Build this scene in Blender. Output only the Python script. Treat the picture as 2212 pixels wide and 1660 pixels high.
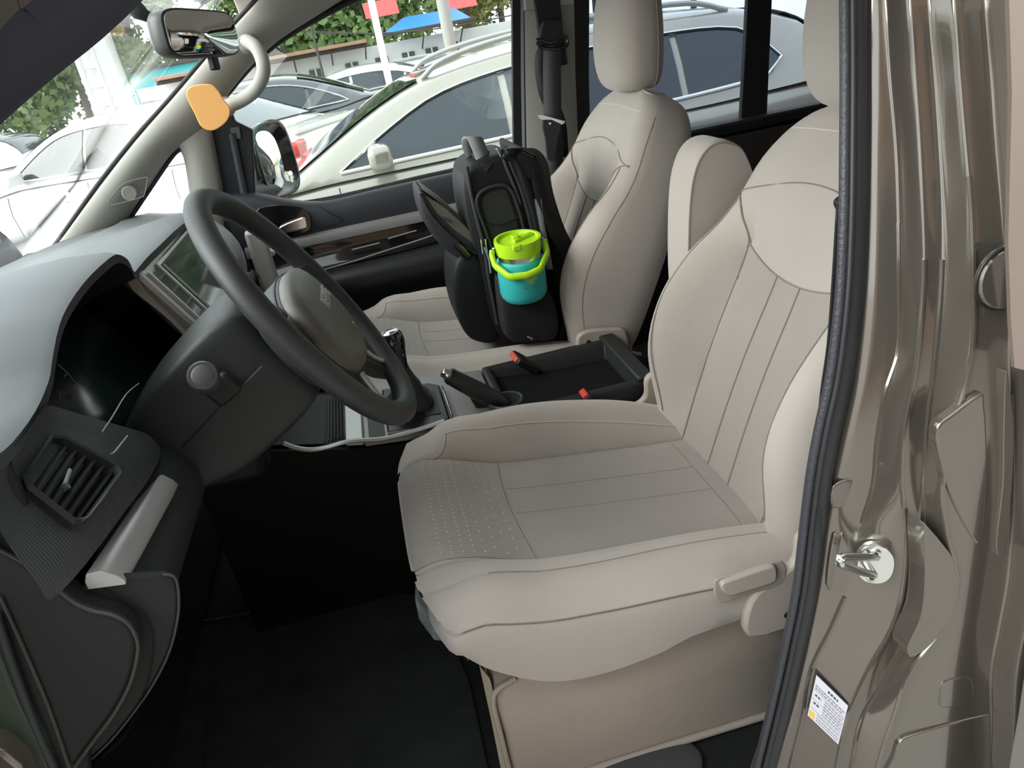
import bpy, bmesh, math, random
from mathutils import Vector, Matrix, noise
random.seed(7)
SC = bpy.context.scene
COL = SC.collection
for o in list(bpy.data.objects):
    bpy.data.objects.remove(o)

# ---------------------------------------------------------------- camera
# world: x = towards the rear of the van, y = towards the passenger side, z = up, ground at 0
F_PX, CX, CY = 1660.0, 1106.0, 830.0
CAM = Vector((0.0, -1.012, 1.60))
AX = Vector((0.96389496, 0.236567, 0.12223979))       # rows: world axes seen from the camera (right, up, forward)
AY = Vector((-0.20885254, 0.38686415, 0.89817412))
AZ = Vector((-0.16518817, 0.89127559, -0.42230402))
cd = bpy.data.cameras.new('camera'); cam = bpy.data.objects.new('camera', cd); COL.objects.link(cam)
cd.sensor_width = 36.0; cd.lens = F_PX / 2212.0 * 36.0; cd.clip_start = 0.02; cd.clip_end = 500
cam.matrix_world = Matrix(((AX[0], AX[1], -AX[2], CAM[0]), (AY[0], AY[1], -AY[2], CAM[1]), (AZ[0], AZ[1], -AZ[2], CAM[2]), (0, 0, 0, 1)))
SC.camera = cam

# ---------------------------------------------------------------- world, light, exposure
w = bpy.data.worlds.new('overcast'); SC.world = w; w.use_nodes = True
bgn = w.node_tree.nodes['Background']; bgn.inputs[0].default_value = (0.90, 0.96, 1.0, 1); bgn.inputs[1].default_value = 1.42
sd = bpy.data.lights.new('hazy_sun', 'SUN'); sd.energy = 2.6; sd.angle = math.radians(50); sd.color = (1.0, 0.97, 0.92)
sun = bpy.data.objects.new('hazy_sun', sd); COL.objects.link(sun)
sun.rotation_euler = Vector((0.82, 0.12, -0.50)).to_track_quat('-Z', 'Y').to_euler()
vs = SC.view_settings
vs.view_transform = 'Standard'; vs.look = 'None'; vs.gamma = 1.0; vs.use_curve_mapping = False
vs.exposure = 1.08

# ---------------------------------------------------------------- helpers
def P(px, py, x=None, y=None, z=None):
    """point of the place whose picture falls on (px, py) of the photograph, at a known x, y or z"""
    c = Vector((px - CX, -(py - CY), F_PX))
    d = Vector((AX.dot(c), AY.dot(c), AZ.dot(c)))
    if y is not None: t = (y - CAM.y) / d.y
    elif x is not None: t = (x - CAM.x) / d.x
    else: t = (z - CAM.z) / d.z
    return CAM + d * t
def PY(y, *pts): return [P(a, b, y=y) for a, b in pts]
def itp(x, t):
    """smooth interpolation in a table [(x, v), ...]"""
    if x <= t[0][0]: return t[0][1]
    if x >= t[-1][0]: return t[-1][1]
    for i in range(len(t) - 1):
        x0, v0 = t[i]; x1, v1 = t[i + 1]
        if x <= x1:
            h = x1 - x0; s = (x - x0) / h
            m0 = (v1 - t[i - 1][1]) / (x1 - t[i - 1][0]) if i > 0 else (v1 - v0) / h
            m1 = (t[i + 2][1] - v0) / (t[i + 2][0] - x0) if i + 2 < len(t) else (v1 - v0) / h
            return (2*s**3 - 3*s*s + 1)*v0 + (s**3 - 2*s*s + s)*h*m0 + (-2*s**3 + 3*s*s)*v1 + (s**3 - s*s)*h*m1
def smooth(pts, k=4, closed=False):
    """Catmull-Rom through the points"""
    pts = [Vector(p) for p in pts]; n = len(pts); out = []
    rng = n if closed else n - 1
    for i in range(rng):
        p1, p2 = pts[i], pts[(i + 1) % n]
        p0 = pts[(i - 1) % n] if closed or i > 0 else p1 * 2 - p2
        p3 = pts[(i + 2) % n] if closed or i + 2 < n else p2 * 2 - p1
        for j in range(k):
            s = j / k
            out.append(0.5*((2*p1) + (p2 - p0)*s + (2*p0 - 5*p1 + 4*p2 - p3)*s*s + (3*p1 - p0 - 3*p2 + p3)*s**3))
    if not closed: out.append(pts[-1])
    return out
WM = {}
def link(o, parent=None):
    COL.objects.link(o)
    if parent is not None:
        o.parent = parent; o.matrix_parent_inverse = WM[parent.name].inverted()
    WM[o.name] = Matrix.Identity(4) if parent is not None or o.type == 'MESH' else o.matrix_basis.copy()
    return o
def tag(o, label=None, cat=None, group=None, kind=None):
    if label: o['label'] = label
    if cat: o['category'] = cat
    if group: o['group'] = group
    if kind: o['kind'] = kind
    return o
def thing(name, loc, label=None, cat=None, group=None, kind=None):
    o = bpy.data.objects.new(name, None); o.empty_display_size = 0.05
    o.location = loc; link(o); tag(o, label, cat, group, kind)
    return o
def mesh(name, vs_, fs, m, parent=None, smo=True, sub=0, bev=0, seg=2, solid=0, ang=38, off=-1):
    me = bpy.data.meshes.new(name)
    me.from_pydata([tuple(v) for v in vs_], [], fs); me.validate()
    bm = bmesh.new(); bm.from_mesh(me)
    bmesh.ops.remove_doubles(bm, verts=bm.verts, dist=1e-6)
    bmesh.ops.recalc_face_normals(bm, faces=bm.faces); bm.to_mesh(me); bm.free()
    if smo:
        me.shade_smooth()
        if not sub: me.set_sharp_from_angle(angle=math.radians(ang))
    me.materials.append(m)
    o = bpy.data.objects.new(name, me)
    if solid:
        d = o.modifiers.new('solid', 'SOLIDIFY'); d.thickness = solid; d.offset = off
    if bev:
        b = o.modifiers.new('bevel', 'BEVEL'); b.width = bev; b.segments = seg; b.limit_method = 'ANGLE'; b.angle_limit = math.radians(30)
        b.harden_normals = False
    if sub:
        s = o.modifiers.new('sub', 'SUBSURF'); s.levels = sub; s.render_levels = sub
    return link(o, parent)
def grid_data(rows, cu=False, cv=False, caps=(False, False)):
    n = len(rows); k = len(rows[0]); v = [p for r in rows for p in r]; f = []
    for i in range(n if cu else n - 1):
        for j in range(k if cv else k - 1):
            a = i*k + j; b = i*k + (j + 1) % k; c = ((i + 1) % n)*k + (j + 1) % k; d = ((i + 1) % n)*k + j
            f.append((a, b, c, d))
    if caps[0]: f.append(tuple(range(k))[::-1])
    if caps[1]: f.append(tuple(range((n - 1)*k, n*k)))
    return v, f
def grid(name, rows, m, parent=None, cu=False, cv=False, caps=(False, False), **kw):
    v, f = grid_data(rows, cu, cv, caps)
    return mesh(name, v, f, m, parent, **kw)
def tube_data(path, r, n=10, closed=False, flat=None, up=None, caps=True):
    path = [Vector(p) for p in path]; L = len(path); rows = []
    nrm = None
    for i, p in enumerate(path):
        if closed: t = path[(i + 1) % L] - path[i - 1]
        else: t = path[min(i + 1, L - 1)] - path[max(i - 1, 0)]
        t = t.normalized() if t.length > 1e-9 else Vector((0, 0, 1))
        if up is not None: nn = Vector(up)
        elif nrm is None: nn = Vector((0, 0, 1)) if abs(t.z) < 0.9 else Vector((1, 0, 0))
        else: nn = nrm
        nn = (nn - t * nn.dot(t)).normalized(); nrm = nn; b = t.cross(nn)
        rr = r[i] if isinstance(r, (list, tuple)) else r
        a, c = (rr, rr) if flat is None else (rr*flat[0], rr*flat[1])
        rows.append([p + nn*(a*math.cos(2*math.pi*j/n)) + b*(c*math.sin(2*math.pi*j/n)) for j in range(n)])
    return grid_data(rows, closed, True, (caps and not closed, caps and not closed))
def tube(name, path, r, m, parent=None, n=10, closed=False, flat=None, up=None, **kw):
    v, f = tube_data(path, r, n, closed, flat, up)
    return mesh(name, v, f, m, parent, ang=50, **kw)
def merge(*parts):
    V, Fc = [], []
    for v, f in parts:
        o = len(V); V += list(v); Fc += [tuple(i + o for i in q) for q in f]
    return V, Fc
def prism_data(outline, vec):
    n = len(outline); vec = Vector(vec)
    v = [Vector(p) for p in outline] + [Vector(p) + vec for p in outline]
    f = [tuple(range(n))[::-1], tuple(range(n, 2*n))] + [(i, (i + 1) % n, n + (i + 1) % n, n + i) for i in range(n)]
    return v, f
def prism(name, outline, vec, m, parent=None, bev=0.003, **kw):
    v, f = prism_data(outline, vec)
    return mesh(name, v, f, m, parent, bev=bev, **kw)
def box_data(c, s, ax=None):
    c = Vector(c); a = ax or (Vector((1, 0, 0)), Vector((0, 1, 0)), Vector((0, 0, 1)))
    v = [c + a[0]*(s[0]/2*i) + a[1]*(s[1]/2*j) + a[2]*(s[2]/2*k) for i in (-1, 1) for j in (-1, 1) for k in (-1, 1)]
    return v, [(0, 1, 3, 2), (4, 6, 7, 5), (0, 4, 5, 1), (2, 3, 7, 6), (0, 2, 6, 4), (1, 5, 7, 3)]
def box(name, c, s, m, parent=None, bev=0.004, ax=None, **kw):
    v, f = box_data(c, s, ax)
    return mesh(name, v, f, m, parent, bev=bev, **kw)
def frame_of(d, up=(0, 0, 1)):
    d = Vector(d).normalized(); u = Vector(up)
    if abs(d.dot(u.normalized())) > 0.98: u = Vector((1, 0, 0))
    a = u.cross(d).normalized(); b = d.cross(a)
    return a, b, d
def lathe_data(prof, org, axis, n=24, caps=(True, True)):
    a, b, d = frame_of(axis); org = Vector(org)
    rows = [[org + d*h + (a*math.cos(2*math.pi*j/n) + b*math.sin(2*math.pi*j/n))*r for j in range(n)] for r, h in prof]
    return grid_data(rows, False, True, caps)
def lathe(name, prof, org, axis, m, parent=None, n=24, **kw):
    v, f = lathe_data(prof, org, axis, n)
    return mesh(name, v, f, m, parent, **kw)
def text(name, s, size, org, ex, ey, m, parent=None, depth=0.0004, bold=0.0):
    """flat lettering: ex = reading direction, ey = up"""
    cu = bpy.data.curves.new('lettering', 'FONT'); cu.body = s; cu.size = size; cu.extrude = depth; cu.offset = bold
    cu.align_x = 'CENTER'; cu.align_y = 'CENTER'; cu.resolution_u = 3
    o = bpy.data.objects.new('lettering', cu); COL.objects.link(o)
    dg = bpy.context.evaluated_depsgraph_get(); me = bpy.data.meshes.new_from_object(o.evaluated_get(dg))
    bpy.data.objects.remove(o)
    ex = Vector(ex).normalized(); ey = Vector(ey); ey = (ey - ex*ey.dot(ex)).normalized(); ez = ex.cross(ey)
    org = Vector(org)
    for v in me.vertices:
        q = v.co.copy(); v.co = org + ex*q.x + ey*q.y + ez*q.z
    me.materials.clear(); me.materials.append(m); me.name = name
    ob = bpy.data.objects.new(name, me)
    return link(ob, parent)
def copy_tree(o, parent=None, skip=()):
    c = o.copy(); COL.objects.link(c)
    if parent is not None:
        c.parent = parent; c.matrix_parent_inverse = o.matrix_parent_inverse.copy()
    for ch in list(o.children):
        if ch.name.split('.')[0] not in skip: copy_tree(ch, c, skip)
    return c

# ---------------------------------------------------------------- materials
def mat(name, col, rough=0.5, metal=0.0, bump=None, var=None, coat=0.0, spec=0.5, sheen=0.0, alpha=1.0, trans=0.0, emit=None):
    m = bpy.data.materials.new(name); m.use_nodes = True; nt = m.node_tree; b = nt.nodes['Principled BSDF']
    b.inputs['Base Color'].default_value = (*col, 1); b.inputs['Roughness'].default_value = rough
    b.inputs['Metallic'].default_value = metal; b.inputs['Specular IOR Level'].default_value = spec
    b.inputs['Coat Weight'].default_value = coat; b.inputs['Coat Roughness'].default_value = 0.04
    b.inputs['Sheen Weight'].default_value = sheen; b.inputs['Alpha'].default_value = alpha
    b.inputs['Transmission Weight'].default_value = trans
    tc = None
    if bump or var: tc = nt.nodes.new('ShaderNodeTexCoord')
    if var:
        nz = nt.nodes.new('ShaderNodeTexNoise'); nz.inputs['Scale'].default_value = var[0]; nz.inputs['Detail'].default_value = 6
        nt.links.new(tc.outputs['Object'], nz.inputs['Vector'])
        mx = nt.nodes.new('ShaderNodeMix'); mx.data_type = 'RGBA'
        mx.inputs[6].default_value = (*[c*(1 - var[1]) for c in col], 1); mx.inputs[7].default_value = (*[min(1, c*(1 + var[1])) for c in col], 1)
        nt.links.new(nz.outputs['Fac'], mx.inputs[0]); nt.links.new(mx.outputs[2], b.inputs['Base Color'])
    if bump:
        n2 = nt.nodes.new('ShaderNodeTexNoise'); n2.inputs['Scale'].default_value = bump[0]; n2.inputs['Detail'].default_value = 2
        nt.links.new(tc.outputs['Object'], n2.inputs['Vector'])
        bp = nt.nodes.new('ShaderNodeBump'); bp.inputs['Strength'].default_value = bump[1]; bp.inputs['Distance'].default_value = bump[2] if len(bump) > 2 else 0.001
        nt.links.new(n2.outputs['Fac'], bp.inputs['Height']); nt.links.new(bp.outputs['Normal'], b.inputs['Normal'])
    if emit:
        b.inputs['Emission Color'].default_value = (*emit[0], 1); b.inputs['Emission Strength'].default_value = emit[1]
    return m
def pane_mat(name, tint, ior=1.30, rough=0.0):
    """thin window glass: tinted see-through plus a Fresnel reflection"""
    m = bpy.data.materials.new(name); m.use_nodes = True; nt = m.node_tree; nt.nodes.clear()
    out = nt.nodes.new('ShaderNodeOutputMaterial'); mx = nt.nodes.new('ShaderNodeMixShader')
    tr = nt.nodes.new('ShaderNodeBsdfTransparent'); gl = nt.nodes.new('ShaderNodeBsdfGlossy'); fr = nt.nodes.new('ShaderNodeFresnel')
    tr.inputs[0].default_value = (*tint, 1); gl.inputs['Roughness'].default_value = rough
    ge = nt.nodes.new('ShaderNodeNewGeometry'); mi = nt.nodes.new('ShaderNodeMix'); mi.data_type = 'FLOAT'
    mi.inputs[2].default_value = ior; mi.inputs[3].default_value = 1.0/ior
    nt.links.new(ge.outputs['Backfacing'], mi.inputs[0]); nt.links.new(mi.outputs[0], fr.inputs[0])
    nt.links.new(fr.outputs[0], mx.inputs[0]); nt.links.new(tr.outputs[0], mx.inputs[1]); nt.links.new(gl.outputs[0], mx.inputs[2])
    nt.links.new(mx.outputs[0], out.inputs[0])
    return m
def ribbed(m, axis, scale, strength, dist=0.001):
    """adds fine parallel ribs to a principled material's bump"""
    nt = m.node_tree; b = nt.nodes['Principled BSDF']
    tc = nt.nodes.new('ShaderNodeTexCoord'); wv = nt.nodes.new('ShaderNodeTexWave'); wv.bands_direction = axis
    wv.inputs['Scale'].default_value = scale; wv.inputs['Distortion'].default_value = 0.6; wv.inputs['Detail Scale'].default_value = 3
    nt.links.new(tc.outputs['Object'], wv.inputs['Vector'])
    bp = nt.nodes.new('ShaderNodeBump'); bp.inputs['Strength'].default_value = strength; bp.inputs['Distance'].default_value = dist
    nt.links.new(wv.outputs['Fac'], bp.inputs['Height'])
    old = b.inputs['Normal'].links
    if old: nt.links.new(old[0].from_socket, bp.inputs['Normal'])
    nt.links.new(bp.outputs['Normal'], b.inputs['Normal'])
    return m
FAB = mat('beige_fabric', (0.41, 0.370, 0.336), 0.92, bump=(900, 0.35, 0.0006), var=(14, 0.05), spec=0.2, sheen=0.25)
FABIN = ribbed(mat('beige_fabric_ribbed', (0.32, 0.288, 0.264), 0.95, bump=(700, 0.35, 0.0006), var=(16, 0.06), spec=0.15, sheen=0.2), 'Y', 55, 0.35, 0.0008)
SEAM = mat('seam_thread', (0.25, 0.21, 0.18), 0.9)
SEAMLT = mat('pale_thread', (0.58, 0.52, 0.46), 0.9)
BEIGEP = mat('beige_plastic', (0.38, 0.335, 0.295), 0.55, bump=(600, 0.15, 0.0004))
CARPB = mat('beige_carpet', (0.36, 0.308, 0.262), 0.97, bump=(500, 0.6, 0.001), var=(7, 0.13), spec=0.1)
TRIM = mat('grey_beige_trim', (0.33, 0.325, 0.29), 0.65, bump=(900, 0.15, 0.0003), var=(5, 0.03))
HEADL = mat('headliner', (0.56, 0.51, 0.46), 0.95, bump=(800, 0.2, 0.0004))
DASH = mat('charcoal_dash', (0.060, 0.064, 0.068), 0.42, bump=(1400, 0.35, 0.0003), var=(4, 0.06))
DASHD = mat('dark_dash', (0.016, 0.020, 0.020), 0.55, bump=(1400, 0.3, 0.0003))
ENDM = mat('shaded_end_plastic', (0.006, 0.008, 0.0072), 0.7, bump=(1400, 0.3, 0.0003))  # colour darkened in place of the dimmer light on the dash end
BLACK = mat('black_plastic', (0.009, 0.0095, 0.010), 0.55, bump=(900, 0.2, 0.0003))
GLOSSB = mat('gloss_black', (0.006, 0.006, 0.007), 0.08, coat=0.6)
LENS = mat('dark_lens', (0.010, 0.027, 0.031), 0.25, spec=0.6)
RUBBER = mat('seal_rubber', (0.020, 0.021, 0.024), 0.42, bump=(700, 0.25, 0.0003))
RIM = mat('wheel_rim_plastic', (0.028, 0.030, 0.032), 0.5, bump=(1100, 0.45, 0.0005))
PAD = mat('wheel_pad', (0.12, 0.115, 0.105), 0.45, bump=(1300, 0.25, 0.0003))
SILV = mat('silver_plastic', (0.42, 0.41, 0.40), 0.35, metal=0.35)
SILVD = mat('grey_brown_trim', (0.30, 0.275, 0.25), 0.38, metal=0.3)
CHROME = mat('chrome', (0.80, 0.81, 0.82), 0.12, metal=1.0)
ZINC = mat('zinc_steel', (0.66, 0.68, 0.66), 0.22, metal=1.0, bump=(60, 0.15, 0.002))
CARPET = mat('black_carpet', (0.017, 0.018, 0.018), 0.98, bump=(500, 0.8, 0.001), spec=0.15, var=(9, 0.25))
MAT_ = ribbed(mat('floor_mat_pile', (0.026, 0.028, 0.028), 0.97, bump=(600, 0.7, 0.001), spec=0.15, var=(12, 0.5)), 'X', 30, 0.3, 0.001)
PAINT = mat('champagne_paint', (0.150, 0.132, 0.112), 0.17, metal=0.60, coat=1.0, var=(300, 0.03))
RED = mat('buckle_red', (0.62, 0.035, 0.02), 0.4)
REDD = mat('buckle_dull_red', (0.50, 0.09, 0.05), 0.4)
WEB = ribbed(mat('belt_webbing', (0.050, 0.050, 0.058), 0.6, bump=(500, 0.3, 0.0005)), 'X', 120, 0.4, 0.0005)
NYLON = mat('black_nylon', (0.006, 0.0065, 0.008), 0.6, bump=(450, 0.5, 0.0008), var=(8, 0.3), spec=0.3)
NYLONG = mat('charcoal_padding', (0.015, 0.016, 0.019), 0.7, bump=(500, 0.5, 0.0008))
LINING = mat('grey_lining', (0.115, 0.105, 0.095), 0.9, bump=(400, 0.4, 0.0006))
WEBG = mat('grey_webbing', (0.22, 0.23, 0.24), 0.8, bump=(500, 0.5, 0.0006))
LIME = mat('lime_plastic', (0.42, 0.72, 0.018), 0.4)
CYAN = mat('cyan_bottle', (0.035, 0.44, 0.43), 0.42, spec=0.4)
LOGO = mat('lime_print', (0.28, 0.60, 0.22), 0.5)
ORANGE = mat('orange_tag', (0.83, 0.42, 0.13), 0.6)
MIRROR = mat('mirror_glass', (0.86, 0.88, 0.88), 0.01, metal=1.0)
PAPER = mat('white_sticker', (0.62, 0.62, 0.68), 0.5)
INK = mat('ink', (0.03, 0.03, 0.05), 0.6)
YELL = mat('yellow_print', (0.80, 0.50, 0.05), 0.5)
FILM = mat('clear_film', (0.5, 0.52, 0.52), 0.15, alpha=0.35)
WSH = pane_mat('windscreen_glass', (0.96, 0.98, 0.97))
SIDEG = pane_mat('side_glass', (0.84, 0.88, 0.86))
TINTG = pane_mat('privacy_glass', (0.60, 0.64, 0.68))
# ================================================================ the van's shell
YN, YF = -0.42, 1.22          # inner near side, inner far side
def st(o): return tag(o, kind='structure')
FZ = 0.58
st(box('floor', (1.3, 0.41, FZ - 0.02), (4.6, 1.72, 0.04), CARPET, bev=0))
fw = [[(-0.55, y, 0.575), (-0.66, y, 0.62), (-0.84, y, 0.86), (-0.92, y, 1.05), (-0.96, y, 1.20)] for y in (-0.45, 0.0, 0.41, 0.8, 1.26)]
st(grid('wall_front', fw, CARPET, solid=0.02))
# roof
ro = []
for x in (-0.20, -0.10, 0.1, 0.6, 1.2, 2.2, 3.62):
    dz = 0.0 if x > 0 else -0.05 * (-x / 0.2)
    ro.append([(x, y, z + dz) for y, z in ((-0.46, 1.74), (-0.40, 1.77), (-0.33, 1.815), (-0.15, 1.85), (0.1, 1.865), (0.41, 1.87), (0.72, 1.865), (0.97, 1.85), (1.13, 1.815), (1.20, 1.775), (1.25, 1.74))])
st(grid('ceiling', ro, HEADL, solid=0.03, off=1))
# back wall with tailgate window
st(box('wall_back', (3.62, 0.41, 0.88), (0.06, 1.72, 0.62), BLACK))
for y in (-0.40, 1.22): st(box('trim_back_post', (3.62, y, 1.47), (0.06, 0.10, 0.58), BLACK))
st(mesh('window_5', [(3.62, -0.36, 1.18), (3.62, 1.18, 1.18), (3.62, 1.18, 1.77), (3.62, -0.36, 1.77)], [(0, 1, 2, 3)], TINTG, solid=0.004))
# far side behind the front door
st(box('wall_right', (2.05, 1.245, 0.90), (3.18, 0.05, 0.63), BLACK))
BROWN = mat('dark_brown_panel', (0.045, 0.036, 0.033), 0.7, bump=(500, 0.3))
st(box('trim_belt_ledge', (2.13, 1.21, 1.208), (3.0, 0.06, 0.035), BLACK, bev=0.008))
st(box('trim_side_panel', (2.13, 1.205, 1.12), (3.0, 0.03, 0.13), BROWN, bev=0.006))
st(mesh('window_4', [(0.66, 1.245, 1.20), (3.55, 1.245, 1.20), (3.55, 1.215, 1.78), (0.66, 1.215, 1.78)], [(0, 1, 2, 3)], TINTG, solid=0.004))
# bar of the far sliding window (two dark frames either side of a black post)
c = P(1638, 110, y=1.235)
st(prism('trim_sliding_window_bar', [P(1612, -80, y=1.235), P(1664, -80, y=1.235), P(1650, 250, y=1.235), P(1594, 262, y=1.235)], (0, -0.02, 0), BLACK, bev=0.003))
# far centre pillar: black door frame, seal, grey beige trim, black rear frame
def strip(name, l, r, y, m, parent=None, dep=0.02, bulge=0.0):
    rows = []
    for (a, b) in zip(l, r):
        q0, q1 = P(*a, y=y), P(*b, y=y); mid = (q0 + q1)/2 + Vector((0, -bulge, 0))
        rows.append([q0 + Vector((0, dep, 0)), q0, mid, q1, q1 + Vector((0, dep, 0))])
    return grid(name, rows, m, parent)
st(strip('trim_front_door_frame', [(1106, -90), (1107, 0), (1108, 160), (1110, 330), (1112, 420)], [(1126, -90), (1126, 0), (1127, 160), (1129, 330), (1130, 420)], 1.205, BLACK))
st(strip('trim_door_seal_strip', [(1124, -90), (1125, 0), (1126, 160), (1129, 330), (1130, 420)], [(1134, -90), (1135, 0), (1135, 160), (1137, 330), (1138, 420)], 1.198, mat('seal_grey', (0.11, 0.115, 0.13), 0.5), bulge=0.004))
st(strip('trim_centre_pillar', [(1132, -90), (1134, 0), (1136, 160), (1139, 330), (1143, 520)], [(1242, -90), (1240, 0), (1243, 160), (1250, 330), (1255, 520)], 1.190, TRIM, dep=0.05, bulge=0.02))
st(strip('trim_centre_pillar_cap', [(1133, -90), (1134, -20), (1137, 22)], [(1243, -90), (1240, -20), (1240, 8)], 1.163, TRIM, dep=0.03, bulge=0.005))
st(strip('trim_rear_door_frame', [(1238, -90), (1238, 0), (1242, 160), (1249, 330), (1254, 520)], [(1274, -90), (1273, 0), (1272, 160), (1276, 330), (1280, 520)], 1.195, BLACK, dep=0.05))
# far windscreen pillar trim with its rear leg around the quarter glass
A_L = [(108, 545), (128, 523), (215, 400), (297, 297), (345, 243), (372, 213), (432, 142), (480, 85), (515, 45), (550, 8), (610, -60)]
A_R = [(262, 500), (277, 468), (330, 388), (368, 331), (398, 312), (447, 281), (488, 199), (573, 106), (627, 68), (692, 30), (800, -40)]
rows = []
for a, b in zip(A_L, A_R):
    q0, q1 = P(*a, y=1.13), P(*b, y=1.17); r = []
    for t in (0, 0.06, 0.25, 0.5, 0.75, 0.94, 1):
        p = q0.lerp(q1, t); p.y -= 0.030*(1 - (2*t - 1)**2); r.append(p)
    r.insert(0, q0 + Vector((-0.006, 0.05, 0))); r.append(q1 + Vector((0.004, 0.05, 0)))
    rows.append(r)
pil = st(grid('trim_windscreen_pillar', rows, TRIM, sub=1))
B_L = [(385, 316), (399, 335), (407, 385), (416, 450), (424, 500)]
B_R = [(449, 268), (459, 320), (470, 375), (480, 430), (488, 500)]
rows = []
for a, b in zip(B_L, B_R):
    q0, q1 = P(*a, y=1.165), P(*b, y=1.175); r = [q0 + Vector((-0.01, 0.04, 0))]
    for t in (0, 0.1, 0.5, 0.9, 1):
        p = q0.lerp(q1, t); p.y -= 0.022*(1 - (2*t - 1)**2); r.append(p)
    r.append(q1 + Vector((0.004, 0.04, 0))); rows.append(r)
st(grid('trim_quarter_window_post', rows, TRIM, sub=1))
tube('speaker_grille_edge', smooth(PY(1.108, (236, 443), (300, 428), (312, 420), (318, 388), (312, 384), (270, 396), (250, 415)), 4, True), 0.0012, mat('trim_shadow_gap', (0.17, 0.165, 0.145), 0.8), pil, n=6, closed=True)
v, f = lathe_data([(0.001, 0.0035), (0.016, 0.0035), (0.019, 0.0)], P(280, 418, y=1.122), (0.15, -1, 0.1), 20)
mesh('speaker_grille', v, f, mat('speaker_mesh', (0.24, 0.235, 0.21), 0.9, bump=(1500, 1.0, 0.001)), pil)
# black edge of the windscreen, glass panes
tube('black_glass_edge', smooth([P(*a, y=1.145) + Vector((-0.004, 0, 0)) for a in A_L], 3), 0.007, BLACK, pil, n=8, flat=(1, 0.6))
tube('quarter_glass_edge', smooth(PY(1.185, (283, 470), (335, 393), (375, 335), (392, 322)), 3), 0.005, mat('quarter_seal', (0.02, 0.016, 0.045), 0.5), pil, n=8)
ws = []
for i in range(9):
    t = i/8; y = -0.40 + 1.60*t; bow = 1 - (2*t - 1)**2
    ws.append([Vector((-0.775 - 0.17*bow, y, 1.285)).lerp(Vector((-0.16 - 0.07*bow, 0.41 + (y - 0.41)*0.86, 1.80)), s) + Vector((-0.03*math.sin(math.pi*s), 0, 0.02*math.sin(math.pi*s))) for s in (0, .25, .5, .75, 1)])
st(grid('window_1', ws, WSH, solid=0.005))
st(mesh('window_3', PY(1.20, (268, 500), (395, 300), (440, 500)), [(0, 1, 2)], WSH, solid=0.004))
# near windscreen pillar: dark rubber band and trim, top left of the opening
def nline(a, b, y, base, roof):
    q0, q1 = P(*a, y=y), P(*b, y=y)
    return smooth([Vector(base), Vector(base).lerp(q0, 0.55), q0, q0.lerp(q1, 0.5), q1, Vector(roof)], 2)
l0 = nline((0, 288), (335, 0), -0.300, (-0.79, -0.37, 1.295), (0.05, -0.30, 1.775))
l1 = nline((0, 210), (262, -12), -0.335, (-0.77, -0.395, 1.30), (0.05, -0.335, 1.765))
l2 = nline((0, 120), (178, -20), -0.352, (-0.745, -0.415, 1.30), (0.05, -0.36, 1.755))
l3 = nline((0, 62), (100, -20), -0.372, (-0.715, -0.435, 1.298), (0.06, -0.39, 1.745))
l4 = nline((0, -40), (60, -90), -0.40, (-0.68, -0.46, 1.295), (0.08, -0.43, 1.735))
l5 = nline((0, -140), (60, -190), -0.43, (-0.66, -0.48, 1.285), (0.08, -0.465, 1.745))
NAVY = mat('dark_pillar_trim', (0.045, 0.047, 0.068), 0.6, bump=(700, 0.2))
np_ = st(grid('trim_near_windscreen_pillar', [[p + Vector((-.03, .03, 0)) for p in l0], l0, l1, l2, l3], NAVY, sub=1))
st(grid('trim_near_roof_rail', [l3, l4, l5], mat('rail_trim', (0.115, 0.100, 0.092), 0.6), sub=1))
# near header above the open door, rest of the near side
st(box('trim_near_header', (1.75, -0.44, 1.75), (3.7, 0.05, 0.07), PAINT, bev=0.01))
st(box('wall_left', (2.14, -0.455, 0.88), (2.98, 0.04, 0.62), BLACK, bev=0))
st(mesh('window_6', [(0.72, -0.46, 1.18), (3.55, -0.46, 1.18), (3.55, -0.43, 1.75), (0.72, -0.43, 1.75)], [(0, 1, 2, 3)], TINTG, solid=0.004))

# ---------------------------------------------------------------- far front door (closed)
door = thing('door_1', (0.0, 1.22, 0.58)); st(door)
DOORB = mat('door_black', (0.016, 0.017, 0.020), 0.42, bump=(900, 0.25, 0.0003))
DOORU = mat('door_upper', (0.030, 0.031, 0.037), 0.5, bump=(900, 0.25, 0.0003))
bel = [(-0.50, 1.335), (-0.36, 1.318), (-0.29, 1.300), (-0.23, 1.272), (-0.165, 1.248), (-0.10, 1.240), (-0.03, 1.243), (0.10, 1.246), (0.30, 1.248), (0.50, 1.250)]
rows = []
for i in range(23):
    x = -0.38 + i*0.04; zb = itp(x, bel)
    rows.append([(x, 1.25, zb - 0.012), (x, 1.215, zb), (x, 1.185, zb - 0.004), (x, 1.172, zb - 0.02), (x, 1.170, zb - 0.055), (x, 1.174, 1.165)])
grid('upper_panel', rows, DOORU, door, sub=1)
rows = [[(x, 1.174, 1.165), (x, 1.162, 1.160), (x, 1.158, 1.148), (x, 1.160, 1.136), (x, 1.174, 1.132)] for x in [-0.36 + 0.05*i for i in range(18)]]
grid('silver_strip', rows, mat('satin_strip', (0.27, 0.27, 0.265), 0.38, metal=0.3), door)
rows = [[(x, 1.174, 1.134), (x, 1.170, 1.12), (x, 1.166, 1.09), (x, 1.150 - 0.02*math.exp(-((x)/0.25)**2), 1.072 + 0.02*(x + .1)), (x, 1.15, 1.06 + 0.02*(x + .1))] for x in [-0.36 + 0.05*i for i in range(18)]]
grid('gloss_panel', rows, GLOSSB, door, sub=1)
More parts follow.
